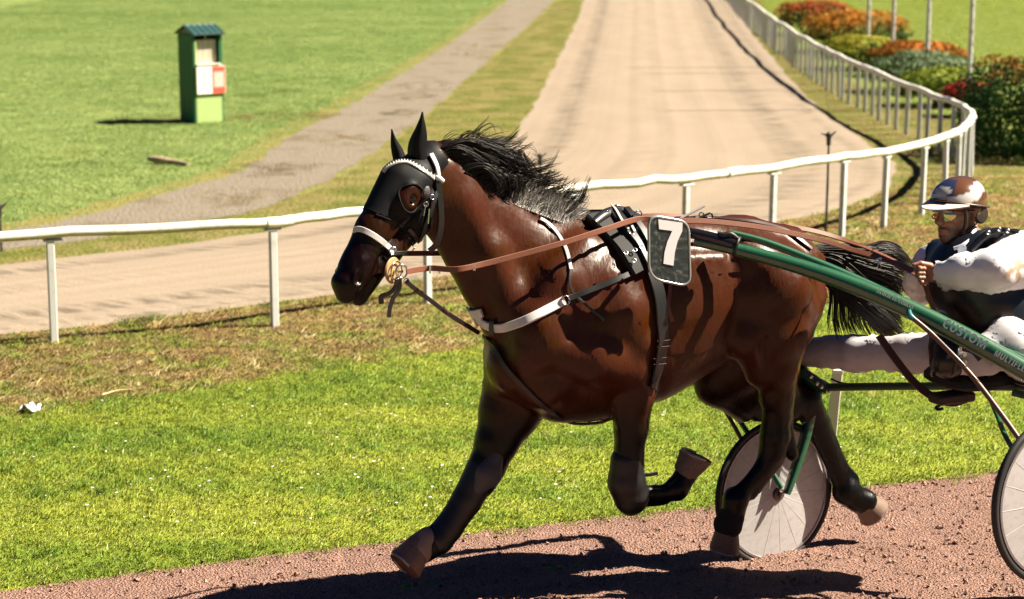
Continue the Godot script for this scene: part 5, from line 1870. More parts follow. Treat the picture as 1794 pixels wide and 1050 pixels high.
	tube(g, spline([U(1592, 543, 8.73), U(1594, 553, 8.72), U(1600, 558, 8.72)], 4), [0.012, 0.016, 0.012], 10)
	part("strut_clamp", g.mesh(), M(0.02, 0.16, 0.16, 0.3), shaft)
	part("strut", bar([[1598, 556, 8.72], [1640, 592, 8.70], [1700, 655, 8.64], [1752, 722, 8.56], [1800, 790, 8.48], [1850, 870, 8.40]], [0.011, 0.012, 0.012, 0.012, 0.012], 10), rust, t)
	g = Geo.new()
	# seat: a padded dark slab with rounded edges on two rails
	var sc := U(1726, 656, 9.12)
	var sb := Basis(Vector3(cos(0.45), 0, -sin(0.45)), Vector3.UP, Vector3(sin(0.45), 0, cos(0.45)))
	var prof := [[0.90, -0.030], [1.0, -0.012], [1.0, 0.012], [0.93, 0.030], [0.6, 0.038], [0.0, 0.040]]
	var rows := []
	for p in prof:
		var row := []
		for k in 32:
			var an := TAU * k / 32.0
			var cx := signf(cos(an)) * pow(absf(cos(an)), 0.5)
			var cz := signf(sin(an)) * pow(absf(sin(an)), 0.5)
			row.append(sc + sb * Vector3(cx * 0.27 * p[0], p[1], cz * 0.18 * p[0]))
		rows.append(row)
	for r in rows.size() - 1:
		for k in 32:
			var k2 := (k + 1) % 32
			var n1: Vector3 = (rows[r][k] - sc + Vector3(0, 0.12 * r, 0)).normalized()
			var n2: Vector3 = (rows[r][k2] - sc + Vector3(0, 0.12 * r, 0)).normalized()
			g.quad(g.vert(rows[r][k], n1), g.vert(rows[r][k2], n2), g.vert(rows[r + 1][k2], n2), g.vert(rows[r + 1][k], n1))
	var cap := []
	for k in 32: cap.append(rows[0][k])
	var base := g.v.size()
	for k in 32: g.vert(rows[0][k], Vector3.DOWN)
	for k in range(1, 31): g.tri(base, base + k, base + k + 1)
	part("seat", g.mesh(), M(0.016, 0.012, 0.011, 0.6), t)
	g = Geo.new()
	box(g, U(1668, 696, 9.0), Vector3(0.10, 0.022, 0.05), sb, Color.WHITE, 0.008)
	part("under_box", g.mesh(), M(0.045, 0.025, 0.02, 0.7), t)
	part("seat_rail", bar([[1775, 688, 8.9], [1820, 698, 8.85], [1880, 706, 8.8]], [0.026], 10, 0.6), dark_green, t)
	g = Geo.new()
	var ps := spline([U(1540, 588, 9.15), U(1568, 628, 9.12), U(1600, 668, 9.1), U(1632, 694, 9.05), U(1668, 706, 9.0), U(1700, 696, 8.98)], 8)
	strap(g, ps, spread3(Vector3(0.2, 0.3, 1), ps.size()), 0.036, 0.006)
	part("hanging_strap", g.mesh(), M(0.085, 0.032, 0.02, 0.5), t)
	g = Geo.new()
	tube(g, spline([U(1648, 702, 9.0), U(1646, 711, 9.0), U(1640, 714, 9.0), U(1643, 718, 9.0), U(1653, 716, 9.0)], 4), [0.007], 7)
	part("hook", g.mesh(), blk, t)
	g = Geo.new()
	var cb := spline([U(1636, 552, 9.0), U(1648, 545, 8.98), U(1658, 552, 8.95), U(1666, 566, 8.9)], 6)
	tube(g, cb, [0.008], 8)
	part("cable_loop", g.mesh(), M(0.5, 0.46, 0.40, 0.5), t)
	g = Geo.new()
	tube(g, [U(1516, 446, 9.3), U(1552, 424, 9.3)], [0.003], 5)
	tube(g, [U(1552, 424, 9.3), U(1558, 434, 9.3)], [0.002], 5)
	tag(part("driving_whip", g.mesh(), M(0.12, 0.11, 0.11, 0.4)), "thin whip tip showing above the horse's tail", "whip")

# ---------- the driver ----------
func build_driver() -> void:
	var t := thing("person", U(1730, 640, 9.1), "driver in brown helmet, mirrored sunglasses and dark vest over white sleeves, holding the reins", "person")
	var f := Field.new()
	f.to_world = Transform3D(Basis(), Vector3.ZERO)
	var B := func(a: Array, b: Array, q := 1.0, k := 0.03):
		var p := U(a[0], a[1], a[2])
		var s := U(b[0], b[1], b[2])
		f.add(p, rad(a[3], p), s, rad(b[3], s), q, k)
	# torso leaning towards the reins
	B.call([1800, 610, 9.12, 66], [1745, 540, 9.12, 78], 0.95, 0.05)
	B.call([1745, 540, 9.12, 78], [1705, 488, 9.12, 76], 0.95, 0.05)
	B.call([1705, 488, 9.12, 72], [1712, 462, 9.12, 54], 1.0, 0.05)
	B.call([1708, 455, 9.10, 38], [1784, 452, 8.94, 42], 1.0, 0.05)
	B.call([1708, 455, 9.14, 36], [1646, 462, 9.30, 34], 1.0, 0.05)
	B.call([1704, 440, 9.12, 30], [1686, 405, 9.12, 25], 1.0, 0.03)
	# near arm reaching forward
	B.call([1792, 456, 8.92, 42], [1742, 473, 8.80, 34], 1.0, 0.03)
	B.call([1742, 473, 8.80, 34], [1690, 476, 8.84, 26], 1.0, 0.02)
	B.call([1690, 476, 8.84, 28], [1646, 478, 8.93, 15], 1.0, 0.02)
	# far arm
	B.call([1640, 465, 9.32, 34], [1618, 500, 9.30, 28], 1.0, 0.02)
	B.call([1618, 500, 9.30, 28], [1606, 484, 9.12, 14], 1.0, 0.02)
	# far leg stretched out along the cart
	B.call([1760, 620, 9.15, 50], [1690, 618, 9.28, 36], 1.0, 0.03)
	B.call([1690, 618, 9.28, 36], [1600, 620, 9.45, 29], 1.0, 0.03)
	B.call([1600, 620, 9.45, 29], [1500, 619, 9.64, 27], 1.0, 0.03)
	B.call([1500, 619, 9.64, 27], [1402, 616, 9.86, 24], 1.0, 0.03)
	# near leg, knee bent
	B.call([1815, 625, 8.98, 50], [1768, 602, 8.86, 40], 1.0, 0.03)
	B.call([1768, 602, 8.86, 40], [1728, 622, 8.84, 32], 1.0, 0.02)
	B.call([1728, 622, 8.84, 32], [1682, 632, 8.86, 24], 1.0, 0.02)
	f.build(0.013)
	var g := Geo.new()
	var skin_col := Color(0.23, 0.105, 0.062)
	f.skin(g, func(_p, _n): return skin_col)
	# which cloth covers which part of the body, by distance to the limb lines
	var near := func(p: Vector3, list: Array) -> float:      # distance to the limb in units of its thickness
		var d := 9.0
		for k in range(1, list.size() - 1):
			var a: Vector3 = list[k]
			var b: Vector3 = list[k + 1]
			var tt := clampf((p - a).dot(b - a) / (b - a).length_squared(), 0, 1)
			d = minf(d, (p - a.lerp(b, tt)).length())
		return d / list[0]
	var arm := [0.105, U(1800, 452, 8.90), U(1742, 472, 8.80), U(1690, 476, 8.84), U(1648, 478, 8.92)]
	var arm2 := [0.085, U(1640, 465, 9.32), U(1618, 500, 9.30), U(1608, 486, 9.14)]
	var legs := [0.11, U(1820, 625, 9.0), U(1768, 602, 8.86), U(1728, 622, 8.84), U(1688, 630, 8.86)]
	var leg2 := [0.09, U(1770, 620, 9.15), U(1690, 618, 9.28), U(1600, 620, 9.45), U(1402, 616, 9.86)]
	var trunk := [0.20, U(1800, 600, 9.12), U(1745, 540, 9.12), U(1705, 488, 9.12), U(1710, 458, 9.12)]
	var neck := [0.072, U(1706, 446, 9.12), U(1684, 398, 9.12)]
	var fold := noise(11.0, 3, 171)
	var wrinkle := noise(6.0, 2, 172)
	# white jacket
	var jk := func(p: Vector3) -> bool:
		if p.distance_to(U(1640, 478, 8.95)) < 0.042: return false
		var d: float = minf(near.call(p, arm), near.call(p, arm2))
		return d < minf(near.call(p, legs), near.call(p, leg2)) and d < near.call(p, trunk) + 0.12 and p.y < U(1700, 396, 9.1).y
	var crease := func(p: Vector3, _n: Vector3) -> float: return 0.022 - minf(pow(absf(fold.get_noise_3d(p.x * 0.5 + p.y * 0.5, p.y * 1.0 - p.x * 0.5, p.z * 0.6)), 0.7) * 0.030, 0.016)
	var jcol := func(p: Vector3, _n: Vector3) -> Color:      # pale brown star on the upper sleeve
		var c := p - U(1774, 462, 8.80)
		var an := atan2(c.y, c.x)
		var r := Vector2(c.x, c.y).length()
		return Color(0.44, 0.31, 0.23) if r < 0.048 + 0.026 * cos(an * 5.0 + 0.6) and p.z > arm[2].z - 0.11 else Color(0.74, 0.73, 0.78)
	var jg := Geo.new()
	f.skin(jg, jcol, crease, jk)
	part("jacket", jg.mesh(), VM(0.5), t)
	var cg := Geo.new()
	tube(cg, [U(1664, 478, 8.895), U(1652, 478, 8.92), U(1645, 478, 8.93)], [0.050, 0.050, 0.046], 18)
	part("cuff", cg.mesh(), M(0.62, 0.58, 0.56, 0.6), t)
	# white trousers
	var tr := func(p: Vector3) -> bool: return minf(near.call(p, legs), near.call(p, leg2)) < minf(near.call(p, trunk), near.call(p, arm)) + 0.08 and p.distance_to(U(1680, 632, 8.86)) > 0.06
	var tcrease := func(p: Vector3, _n: Vector3) -> float: return 0.018 - minf(pow(absf(fold.get_noise_3d(p.x * 0.5, p.y * 0.9 + p.x * 0.3, p.z * 0.5)), 0.7) * 0.028, 0.013)
	var tg := Geo.new()
	f.skin(tg, null, tcrease, tr)
	var tm := M(0.50, 0.49, 0.53, 0.75)
	tm.albedo_texture = ntex(noise(0.01, 5, 173), 512, [[0.0, 0.30, 0.48, 1.0], [[0.48, 0.34, 0.26], [0.85, 0.78, 0.74], [1, 1, 1], [1, 1, 1]]])
	tm.uv1_triplanar = true
	tm.uv1_scale = Vector3(1.3, 1.3, 1.3)
	part("trousers", tg.mesh(), tm, t)
	# padded vest
	var vs := func(p: Vector3) -> bool:
		var d: float = near.call(p, trunk)
		return d < minf(near.call(p, arm), near.call(p, arm2)) + 0.02 and d < minf(near.call(p, legs), near.call(p, leg2)) + 0.15 and (p.y < U(1700, 424, 9.1).y or near.call(p, neck) > 1.3)
	var quilt := func(p: Vector3, _n: Vector3) -> float: return 0.020 + 0.007 * absf(sin(p.y * 34.0 + p.x * 6.0)) + wrinkle.get_noise_3dv(p) * 0.006
	var vcol := func(p: Vector3, _n: Vector3) -> Color:
		var dx := U(1720, 548, 9.0) - p
		return Color(0.030, 0.014, 0.009) if absf(dx.x) < 0.11 and absf(dx.y) < 0.055 else Color(0.007, 0.008, 0.016)
	var vg := Geo.new()
	f.skin(vg, vcol, quilt, vs)
	var vest := part("vest", vg.mesh(), VM(0.38), t)
	cg = Geo.new()
	tube(cg, spline([U(1672, 436, 8.99), U(1690, 428, 8.98), U(1704, 410, 9.02), U(1708, 398, 9.08)], 6), [0.018, 0.020, 0.018, 0.012], 10, Color.WHITE, true, 0.5)
	part("collar", cg.mesh(), M(0.66, 0.66, 0.74, 0.6), t)
	cg = Geo.new()
	tube(cg, spline([U(1700, 440, 8.90), U(1728, 412, 8.90), U(1755, 404, 8.90), U(1785, 410, 8.88)], 6), [0.026, 0.028, 0.026, 0.02], 10, Color.WHITE, true, 0.6)
	part("shoulder_strap", cg.mesh(), M(0.012, 0.012, 0.016, 0.25), vest)
	cg = Geo.new()
	box(cg, U(1686, 438, 8.915), Vector3(0.020, 0.018, 0.002), Basis(Vector3(0, 0, 1), 0.25) * Basis(Vector3.UP, -0.3))
	part("patch", cg.mesh(), M(0.55, 0.60, 0.70, 0.5), vest)
	cg = Geo.new()
	for q in [[1732, 408], [1751, 402], [1766, 405]]: ring(cg, U(q[0], q[1], 8.86), Vector3(0.2, 0.5, 1), 0.008, 0.003)
	part("strap_buckle", cg.mesh(), M(0.6, 0.6, 0.6, 0.2, 1.0), vest)
	# boot and gaiter of the near foot
	var bf := Field.new()
	bf.to_world = Transform3D()
	var BB := func(a: Array, b: Array, q := 1.0):
		var p := U(a[0], a[1], a[2])
		var s := U(b[0], b[1], b[2])
		bf.add(p, rad(a[3], p), s, rad(b[3], s), q, 0.02)
	BB.call([1690, 626, 8.86, 27], [1660, 632, 8.88, 30])
	BB.call([1660, 632, 8.88, 30], [1652, 606, 8.90, 24])
	BB.call([1652, 606, 8.90, 24], [1650, 566, 8.93, 17])
	bf.build(0.008)
	var bg := Geo.new()
	bf.skin(bg, null, 0.0)
	var boot := part("boot", bg.mesh(), M(0.018, 0.013, 0.011, 0.35), t)
	cg = Geo.new()
	ring(cg, U(1672, 630, 8.87), Vector3(1, -0.15, 0.1), 0.080, 0.007, Color.WHITE, 1.0, 28)
	ring(cg, U(1640, 628, 8.87), Vector3(1, -0.15, 0.4), 0.078, 0.007, Color.WHITE, 1.0, 28)
	part("boot_strap", cg.mesh(), M(0.03, 0.03, 0.035, 0.3), boot)
	cg = Geo.new()
	for q in [[1683, 612], [1690, 622], [1694, 634]]: box(cg, U(q[0], q[1], 8.78), Vector3(0.006, 0.012, 0.004), Basis(Vector3(0, 0, 1), 0.3))
	part("boot_buckle", cg.mesh(), M(0.6, 0.58, 0.5, 0.25, 0.9), boot)
	# knee pad strapped over the near shin
	cg = Geo.new()
	var kp := spline([U(1688, 606, 8.76), U(1708, 612, 8.74), U(1722, 628, 8.73)], 5)
	strap(cg, kp, spread3(Vector3(-0.2, 0.2, 1), kp.size()), 0.05, 0.008)
	part("shin_guard", cg.mesh(), M(0.035, 0.035, 0.06, 0.5), t)
	driver_head(t, g)
	driver_hand(t, g)
	var sm := VM(0.48)
	sm.subsurf_scatter_enabled = true
	sm.subsurf_scatter_strength = 0.06
	var o := part("body", g.mesh(), sm, t)
	t.move_child(o, 0)

func driver_hand(_t: Node3D, g: Geo) -> void:
	var h := Field.new()
	h.to_world = Transform3D()
	var A := func(a: Array, b: Array, k := 0.006):
		var p := U(a[0], a[1], a[2])
		var s := U(b[0], b[1], b[2])
		h.add(p, a[3], s, b[3], 1.0, k)
	# wrist and back of the hand, thumb on top, four fingers curled round the rein
	A.call([1650, 478, 8.92, 0.030], [1636, 478, 8.93, 0.029], 0.015)
	A.call([1636, 476, 8.93, 0.029], [1618, 470, 8.94, 0.026], 0.015)
	A.call([1636, 484, 8.93, 0.026], [1622, 486, 8.94, 0.024], 0.015)
	var roots := [[1613, 466], [1611, 474], [1612, 482], [1616, 490]]
	for k in 4:
		var x: float = roots[k][0]
		var y: float = roots[k][1]
		var l: float = [1.0, 1.1, 1.05, 0.85][k]
		A.call([x + 6, y, 8.925, 0.0125], [x - 4 * l, y + 1, 8.905, 0.0115], 0.004)
		A.call([x - 4 * l, y + 1, 8.905, 0.0115], [x - 1 * l, y + 5, 8.885, 0.0105], 0.003)
		A.call([x - 1 * l, y + 5, 8.885, 0.0105], [x + 7 * l, y + 5, 8.888, 0.0095], 0.003)
	A.call([1630, 466, 8.91, 0.016], [1614, 462, 8.90, 0.0125], 0.006)
	A.call([1614, 462, 8.90, 0.0125], [1602, 465, 8.90, 0.0105], 0.004)
	h.build(0.0035)
	h.skin(g, func(_p, _n): return Color(0.30, 0.135, 0.085))

func driver_head(t: Node3D, g: Geo) -> void:
	var face := Vector3(-0.80, -0.05, 0.60).normalized()
	var side := face.cross(Vector3.UP).normalized()     # towards the far ear
	var up := side.cross(face).normalized()
	var at := U(1676, 368, 9.08)
	var X := Transform3D(Basis(face, up, side), at)
	var s := 1.14
	var h := Field.new()
	h.to_world = X
	var A := func(a: Vector3, ra: float, b: Vector3, rb: float, q := 1.0, k := 0.015, neg := false): h.add(a * s, ra * s, b * s, rb * s, q, k, neg)
	A.call(Vector3(-0.025, 0.04, 0), 0.088, Vector3(0.01, 0.03, 0), 0.082, 0.9, 0.03)
	A.call(Vector3(0.02, 0.0, 0), 0.070, Vector3(0.036, -0.075, 0), 0.048, 0.92, 0.03)
	A.call(Vector3(0.0, -0.05, 0), 0.055, Vector3(0.03, -0.095, 0), 0.038, 1.05, 0.03)
	A.call(Vector3(0.058, -0.108, 0), 0.022, Vector3(0.066, -0.104, 0), 0.018, 1.2, 0.02)
	A.call(Vector3(0.083, 0.006, 0), 0.010, Vector3(0.107, -0.032, 0), 0.0135, 1.0, 0.012)
	A.call(Vector3(0.107, -0.033, 0), 0.012, Vector3(0.088, -0.044, 0), 0.010, 1.3, 0.008)
	A.call(Vector3(0.075, -0.071, -0.018), 0.010, Vector3(0.086, -0.069, 0), 0.011, 1.0, 0.006)
	A.call(Vector3(0.075, -0.071, 0.018), 0.010, Vector3(0.086, -0.069, 0), 0.011, 1.0, 0.006)
	A.call(Vector3(0.072, -0.082, -0.014), 0.010, Vector3(0.080, -0.082, 0.0), 0.012, 1.0, 0.006)
	A.call(Vector3(0.072, -0.082, 0.014), 0.010, Vector3(0.080, -0.082, 0.0), 0.012, 1.0, 0.006)
	A.call(Vector3(0.094, -0.0765, -0.03), 0.0035, Vector3(0.094, -0.0765, 0.03), 0.0035, 1.0, 0.004, true)
	for z in [-1.0, 1.0]:
		A.call(Vector3(0.075, 0.024, z * 0.012), 0.016, Vector3(0.058, 0.024, z * 0.050), 0.016, 1.0, 0.015)
		A.call(Vector3(0.058, -0.018, z * 0.045), 0.022, Vector3(0.03, -0.012, z * 0.062), 0.018, 1.0, 0.02)
		A.call(Vector3(0.088, 0.004, z * 0.032), 0.013, Vector3(0.086, 0.004, z * 0.036), 0.013, 1.0, 0.01, true)
		A.call(Vector3(-0.012, 0.012, z * 0.084), 0.012, Vector3(-0.020, -0.030, z * 0.080), 0.010, 1.0, 0.006)
		A.call(Vector3(-0.026, 0.010, z * 0.088), 0.014, Vector3(-0.026, -0.012, z * 0.086), 0.012, 0.8, 0.006)
		A.call(Vector3(-0.010, -0.002, z * 0.102), 0.010, Vector3(-0.012, -0.010, z * 0.102), 0.008, 1.0, 0.004, true)
	A.call(Vector3(-0.035, -0.05, 0), 0.058, Vector3(-0.055, -0.16, 0), 0.060, 1.0, 0.03)
	h.build(0.0045)
	var hc := func(p: Vector3, _n: Vector3) -> Color:
		var q := p / s
		var c := Color(0.25, 0.11, 0.066)
		var beard := smoothstep(-0.045, -0.075, q.y + 0.25 * maxf(0.0, 0.06 - q.x)) * (1.0 if q.y > -0.14 else 0.3)
		if absf(q.y + 0.0765) < 0.012 and absf(q.z) < 0.026 and q.x > 0.07: return Color(0.24, 0.085, 0.06)
		return c.lerp(Color(0.085, 0.042, 0.028), clampf(beard, 0.0, 0.85))
	h.skin(g, hc)
	# helmet: painted shell, pale peak, ear guards, chin strap
	var sh := Geo.new()
	var rows := []
	var c0 := Vector3(-0.02, 0.035, 0)
	for r in 15:
		var row := []
		for k in 49:
			var a := TAU * k / 48.0          # 0 = front
			var low := 0.012 * cos(a) - 0.018 * (1.0 - cos(a)) * 0.9
			var th := lerpf(0.001, PI * 0.5, r / 14.0)
			var p := Vector3(cos(a) * sin(th) * 0.128, cos(th) * 0.100, sin(a) * sin(th) * 0.106)
			p.y += (low + 0.008) * pow(r / 14.0, 3)
			row.append(c0 + p)
		rows.append(row)
	var brown := Color(0.10, 0.040, 0.018)
	var pale := Color(0.50, 0.48, 0.47)
	var navy := Color(0.02, 0.03, 0.07)
	for r in 14:
		for k in 48:
			var ids := []
			for e in [[r, k], [r, k + 1], [r + 1, k + 1], [r + 1, k]]:
				var p: Vector3 = rows[e[0]][e[1]]
				var d: Vector3 = p - c0
				var a := atan2(d.z, d.x)
				var v: float = e[0] / 14.0
				var col := brown
				var band := 0.80 - 0.42 * smoothstep(0.5, 2.0, absf(a))
				if v > band and v < band + 0.34 - 0.10 * smoothstep(1.5, 2.6, absf(a)): col = pale
				elif v > 0.55 and absf(a) < 0.32 + 0.1 * sin(v * 20.0): col = pale
				elif v > 0.28 and absf(a) < 0.55: col = navy
				ids.append(sh.vert(X * (p * s), (X.basis * Vector3(d.x / 0.0164, d.y / 0.01, d.z / 0.0112)).normalized(), col))
			sh.quad(ids[0], ids[1], ids[2], ids[3])
	var pm := VM(0.2)
	pm.clearcoat_enabled = true
	pm.clearcoat = 1.0
	pm.clearcoat_roughness = 0.06
	var helmet := part("helmet", sh.mesh(), pm, t)
	var pg := Geo.new()
	var inner := []
	var outer := []
	for k in 21:
		var a := lerpf(-1.15, 1.15, k / 20.0)
		var i: Vector3 = c0 + Vector3(cos(a) * 0.126, 0.014 - 0.010 * (1 - cos(a)), sin(a) * 0.104)
		inner.append(i)
		outer.append(i + Vector3(0.068 * cos(a) * cos(a * 0.9), -0.020 * cos(a), 0.010 * sin(a)))
	for k in 20:
		for lift in [0.0, -0.005]:
			var nn := X.basis.y * (1.0 if lift == 0.0 else -1.0)
			var o := Vector3(0, lift, 0)
			pg.quad(pg.vert(X * ((inner[k] + o) * s), nn), pg.vert(X * ((inner[k + 1] + o) * s), nn), pg.vert(X * ((outer[k + 1] + o) * s), nn), pg.vert(X * ((outer[k] + o) * s), nn))
		var ex := Vector3(0, -0.005, 0)
		pg.quad(pg.vert(X * (outer[k] * s), X.basis.x), pg.vert(X * (outer[k + 1] * s), X.basis.x), pg.vert(X * ((outer[k + 1] + ex) * s), X.basis.x), pg.vert(X * ((outer[k] + ex) * s), X.basis.x))
	part("peak", pg.mesh(), M(0.62, 0.50, 0.46, 0.35), helmet)
	var rg := Geo.new()
	var edge := []
	for k in 49: edge.append(X * (rows[14][k] * s))
	tube(rg, edge, [0.005], 6)
	part("rim_trim", rg.mesh(), M(0.05, 0.035, 0.03, 0.4), helmet)
	var vg := Geo.new()
	tube(vg, [X * (Vector3(0.100, 0.058, -0.045) * s), X * (Vector3(0.110, 0.056, -0.02) * s), X * (Vector3(0.113, 0.055, 0.0) * s), X * (Vector3(0.110, 0.056, 0.02) * s)], [0.007], 8)
	part("vent", vg.mesh(), M(0.05, 0.025, 0.015, 0.5), helmet)
	var fg := Geo.new()
	for z in [-1.0, 1.0]:
		lathe(fg, X * (Vector3(-0.045, -0.014, z * 0.090) * s), X.basis * Vector3(0.1, 0, z), [[0.036 * s, -0.012], [0.038 * s, 0.0], [0.030 * s, 0.008], [0.0, 0.010]], 18)
		tube(fg, spline([X * (Vector3(0.045, 0.02, z * 0.086) * s), X * (Vector3(0.036, -0.03, z * 0.080) * s), X * (Vector3(0.030, -0.075, z * 0.062) * s), X * (Vector3(0.035, -0.115, z * 0.030) * s), X * (Vector3(0.040, -0.125, 0) * s)], 5), [0.009, 0.008], 8, Color.WHITE, true, 0.4)
		tube(fg, spline([X * (Vector3(-0.035, -0.03, z * 0.092) * s), X * (Vector3(-0.005, -0.07, z * 0.072) * s), X * (Vector3(0.030, -0.085, z * 0.060) * s)], 5), [0.008], 8, Color.WHITE, true, 0.4)
	part("chin_strap", fg.mesh(), M(0.035, 0.022, 0.017, 0.5), helmet)
	# mirrored sunglasses
	var gl := Geo.new()
	for z in [-1.0, 1.0]:
		var ctr := Vector3(0.097, -0.002, z * 0.034)
		var ring_p := []
		for k in 20:
			var a := TAU * k / 20.0
			var dz := cos(a) * 0.032
			var dy := sin(a) * (0.026 if sin(a) < 0 else 0.019)
			ring_p.append(ctr + Vector3(-0.010 * pow(dz / 0.03 * 1.0 + z * 0.4, 2) + 0.0016, dy, dz))
		var m0 := gl.vert(X * ((ctr + Vector3(0.004, 0, 0)) * s), X.basis * Vector3(1, 0.12, z * 0.25).normalized())
		for k in 20:
			var p1: Vector3 = ring_p[k]
			var p2: Vector3 = ring_p[(k + 1) % 20]
			gl.tri(m0, gl.vert(X * (p1 * s), X.basis * Vector3(1, 0.12 + (p1.y - ctr.y) * 14.0, z * 0.25 + (p1.z - ctr.z) * 10.0).normalized()), gl.vert(X * (p2 * s), X.basis * Vector3(1, 0.12 + (p2.y - ctr.y) * 14.0, z * 0.25 + (p2.z - ctr.z) * 10.0).normalized()))
	var glasses := part("sunglasses", gl.mesh(), M(0.62, 0.56, 0.36, 0.08, 1.0), t)
	var fr := Geo.new()
	for z in [-1.0, 1.0]:
		tube(fr, spline([X * (Vector3(0.098, 0.016, 0.0) * s), X * (Vector3(0.098, 0.019, z * 0.034) * s), X * (Vector3(0.086, 0.016, z * 0.064) * s), X * (Vector3(0.05, 0.010, z * 0.082) * s), X * (Vector3(-0.01, 0.006, z * 0.090) * s)], 5), [0.004, 0.004], 7)
	part("frame", fr.mesh(), M(0.10, 0.015, 0.01, 0.3), glasses)

# ---------- grass, weeds, crumbs ----------
func blade(g: Geo, root: Vector3, dir: Vector3, h: float, w: float, bend: float, col: Color) -> void:
	var side := Vector3(-dir.z, 0, dir.x).normalized() * w * 0.5
	var p1 := root + Vector3.UP * h * 0.55 + dir * bend * 0.3
	var p2 := root + Vector3.UP * h + dir * bend
	var n := (Vector3.UP * 0.8 + dir * 0.6).normalized()
	var a := g.vert(root - side, n, col)
	var b := g.vert(root + side, n, col)
	var c := g.vert(p1 + side * 0.8, n, col)
	var d := g.vert(p1 - side * 0.8, n, col)
	var e := g.vert(p2, n, col)
	g.quad(a, b, c, d)
	g.tri(d, c, e)

func clump(n: int, r: float, h: float, w: float, lean: float, tint: float) -> ArrayMesh:
	var g := Geo.new()
	for k in n:
		var a := rng.randf() * TAU
		var q := sqrt(rng.randf()) * r
		var d := Vector3(cos(rng.randf() * TAU), 0, sin(rng.randf() * TAU)).normalized()
		var v := rng.randf_range(1.0 - tint, 1.0 + tint)
		blade(g, Vector3(cos(a) * q, -0.003, sin(a) * q), d, h * rng.randf_range(0.5, 1.15), w * rng.randf_range(0.7, 1.2), h * lean * rng.randf_range(0.2, 1.2), Color(v, v * rng.randf_range(0.94, 1.05), v * 0.9))
	return g.mesh()

func bounds(p: PackedVector2Array) -> Rect2:
	var r := Rect2(p[0], Vector2.ZERO)
	for q in p: r = r.expand(q)
	return r

func inside(p: PackedVector2Array, q: Vector2) -> bool:
	return Geometry2D.is_point_in_polygon(q, p)

# MultiMesh of clumps: tint(pos) gives the colour
func scatter(called: String, meshes: Array, mat: Material, zone: PackedVector2Array, avoid: Array, per_m2: float, size: Vector2, tint: Callable, most := 60000, y := 0.0, clip := Rect2(-16, -90, 36, 100)) -> void:
	var b := bounds(zone).intersection(clip)
	var count := mini(int(b.size.x * b.size.y * per_m2), most * 3)
	var spots := []
	for k in meshes.size(): spots.append([])
	var made := 0
	for k in count:
		var q := Vector2(rng.randf_range(b.position.x, b.end.x), rng.randf_range(b.position.y, b.end.y))
		# only what the frame can see, with a margin
		var depth := (9.0 - q.y)
		if depth < 6.0 or absf(q.x) > depth * 0.33 + 1.2: continue
		if not inside(zone, q): continue
		var bad := false
		for z in avoid:
			if inside(z, q):
				bad = true
				break
		if bad: continue
		var c: Color = tint.call(q)
		if c.a < rng.randf(): continue
		c.a = 1.0
		spots[made % meshes.size()].append([q, c])
		made += 1
		if made >= most: break
	var all := Node3D.new()
	all.name = numbered(called)
	add_child(all)
	tag(all, "", "", "", "stuff")
	for m in meshes.size():
		if spots[m].is_empty(): continue
		var mm := MultiMesh.new()
		mm.transform_format = MultiMesh.TRANSFORM_3D
		mm.use_colors = true
		mm.mesh = meshes[m]
		mm.instance_count = spots[m].size()
		for k in spots[m].size():
			var q: Vector2 = spots[m][k][0]
			var s := rng.randf_range(size.x, size.y)
			mm.set_instance_transform(k, Transform3D(Basis(Vector3.UP, rng.randf() * TAU).scaled(Vector3(s, s * rng.randf_range(0.8, 1.2), s)), Vector3(q.x, y, q.y)))
			mm.set_instance_color(k, spots[m][k][1])
		var o := MultiMeshInstance3D.new()
		o.multimesh = mm
		o.material_override = mat
		o.name = "tuft"
		all.add_child(o, true)

func leafy(r := 0.5, thru := 0.55) -> StandardMaterial3D:
	var m := VM(r)
	m.backlight_enabled = true
	m.backlight = Color(thru, thru, thru * 0.55)
	m.metallic_specular = 0.35
	return m

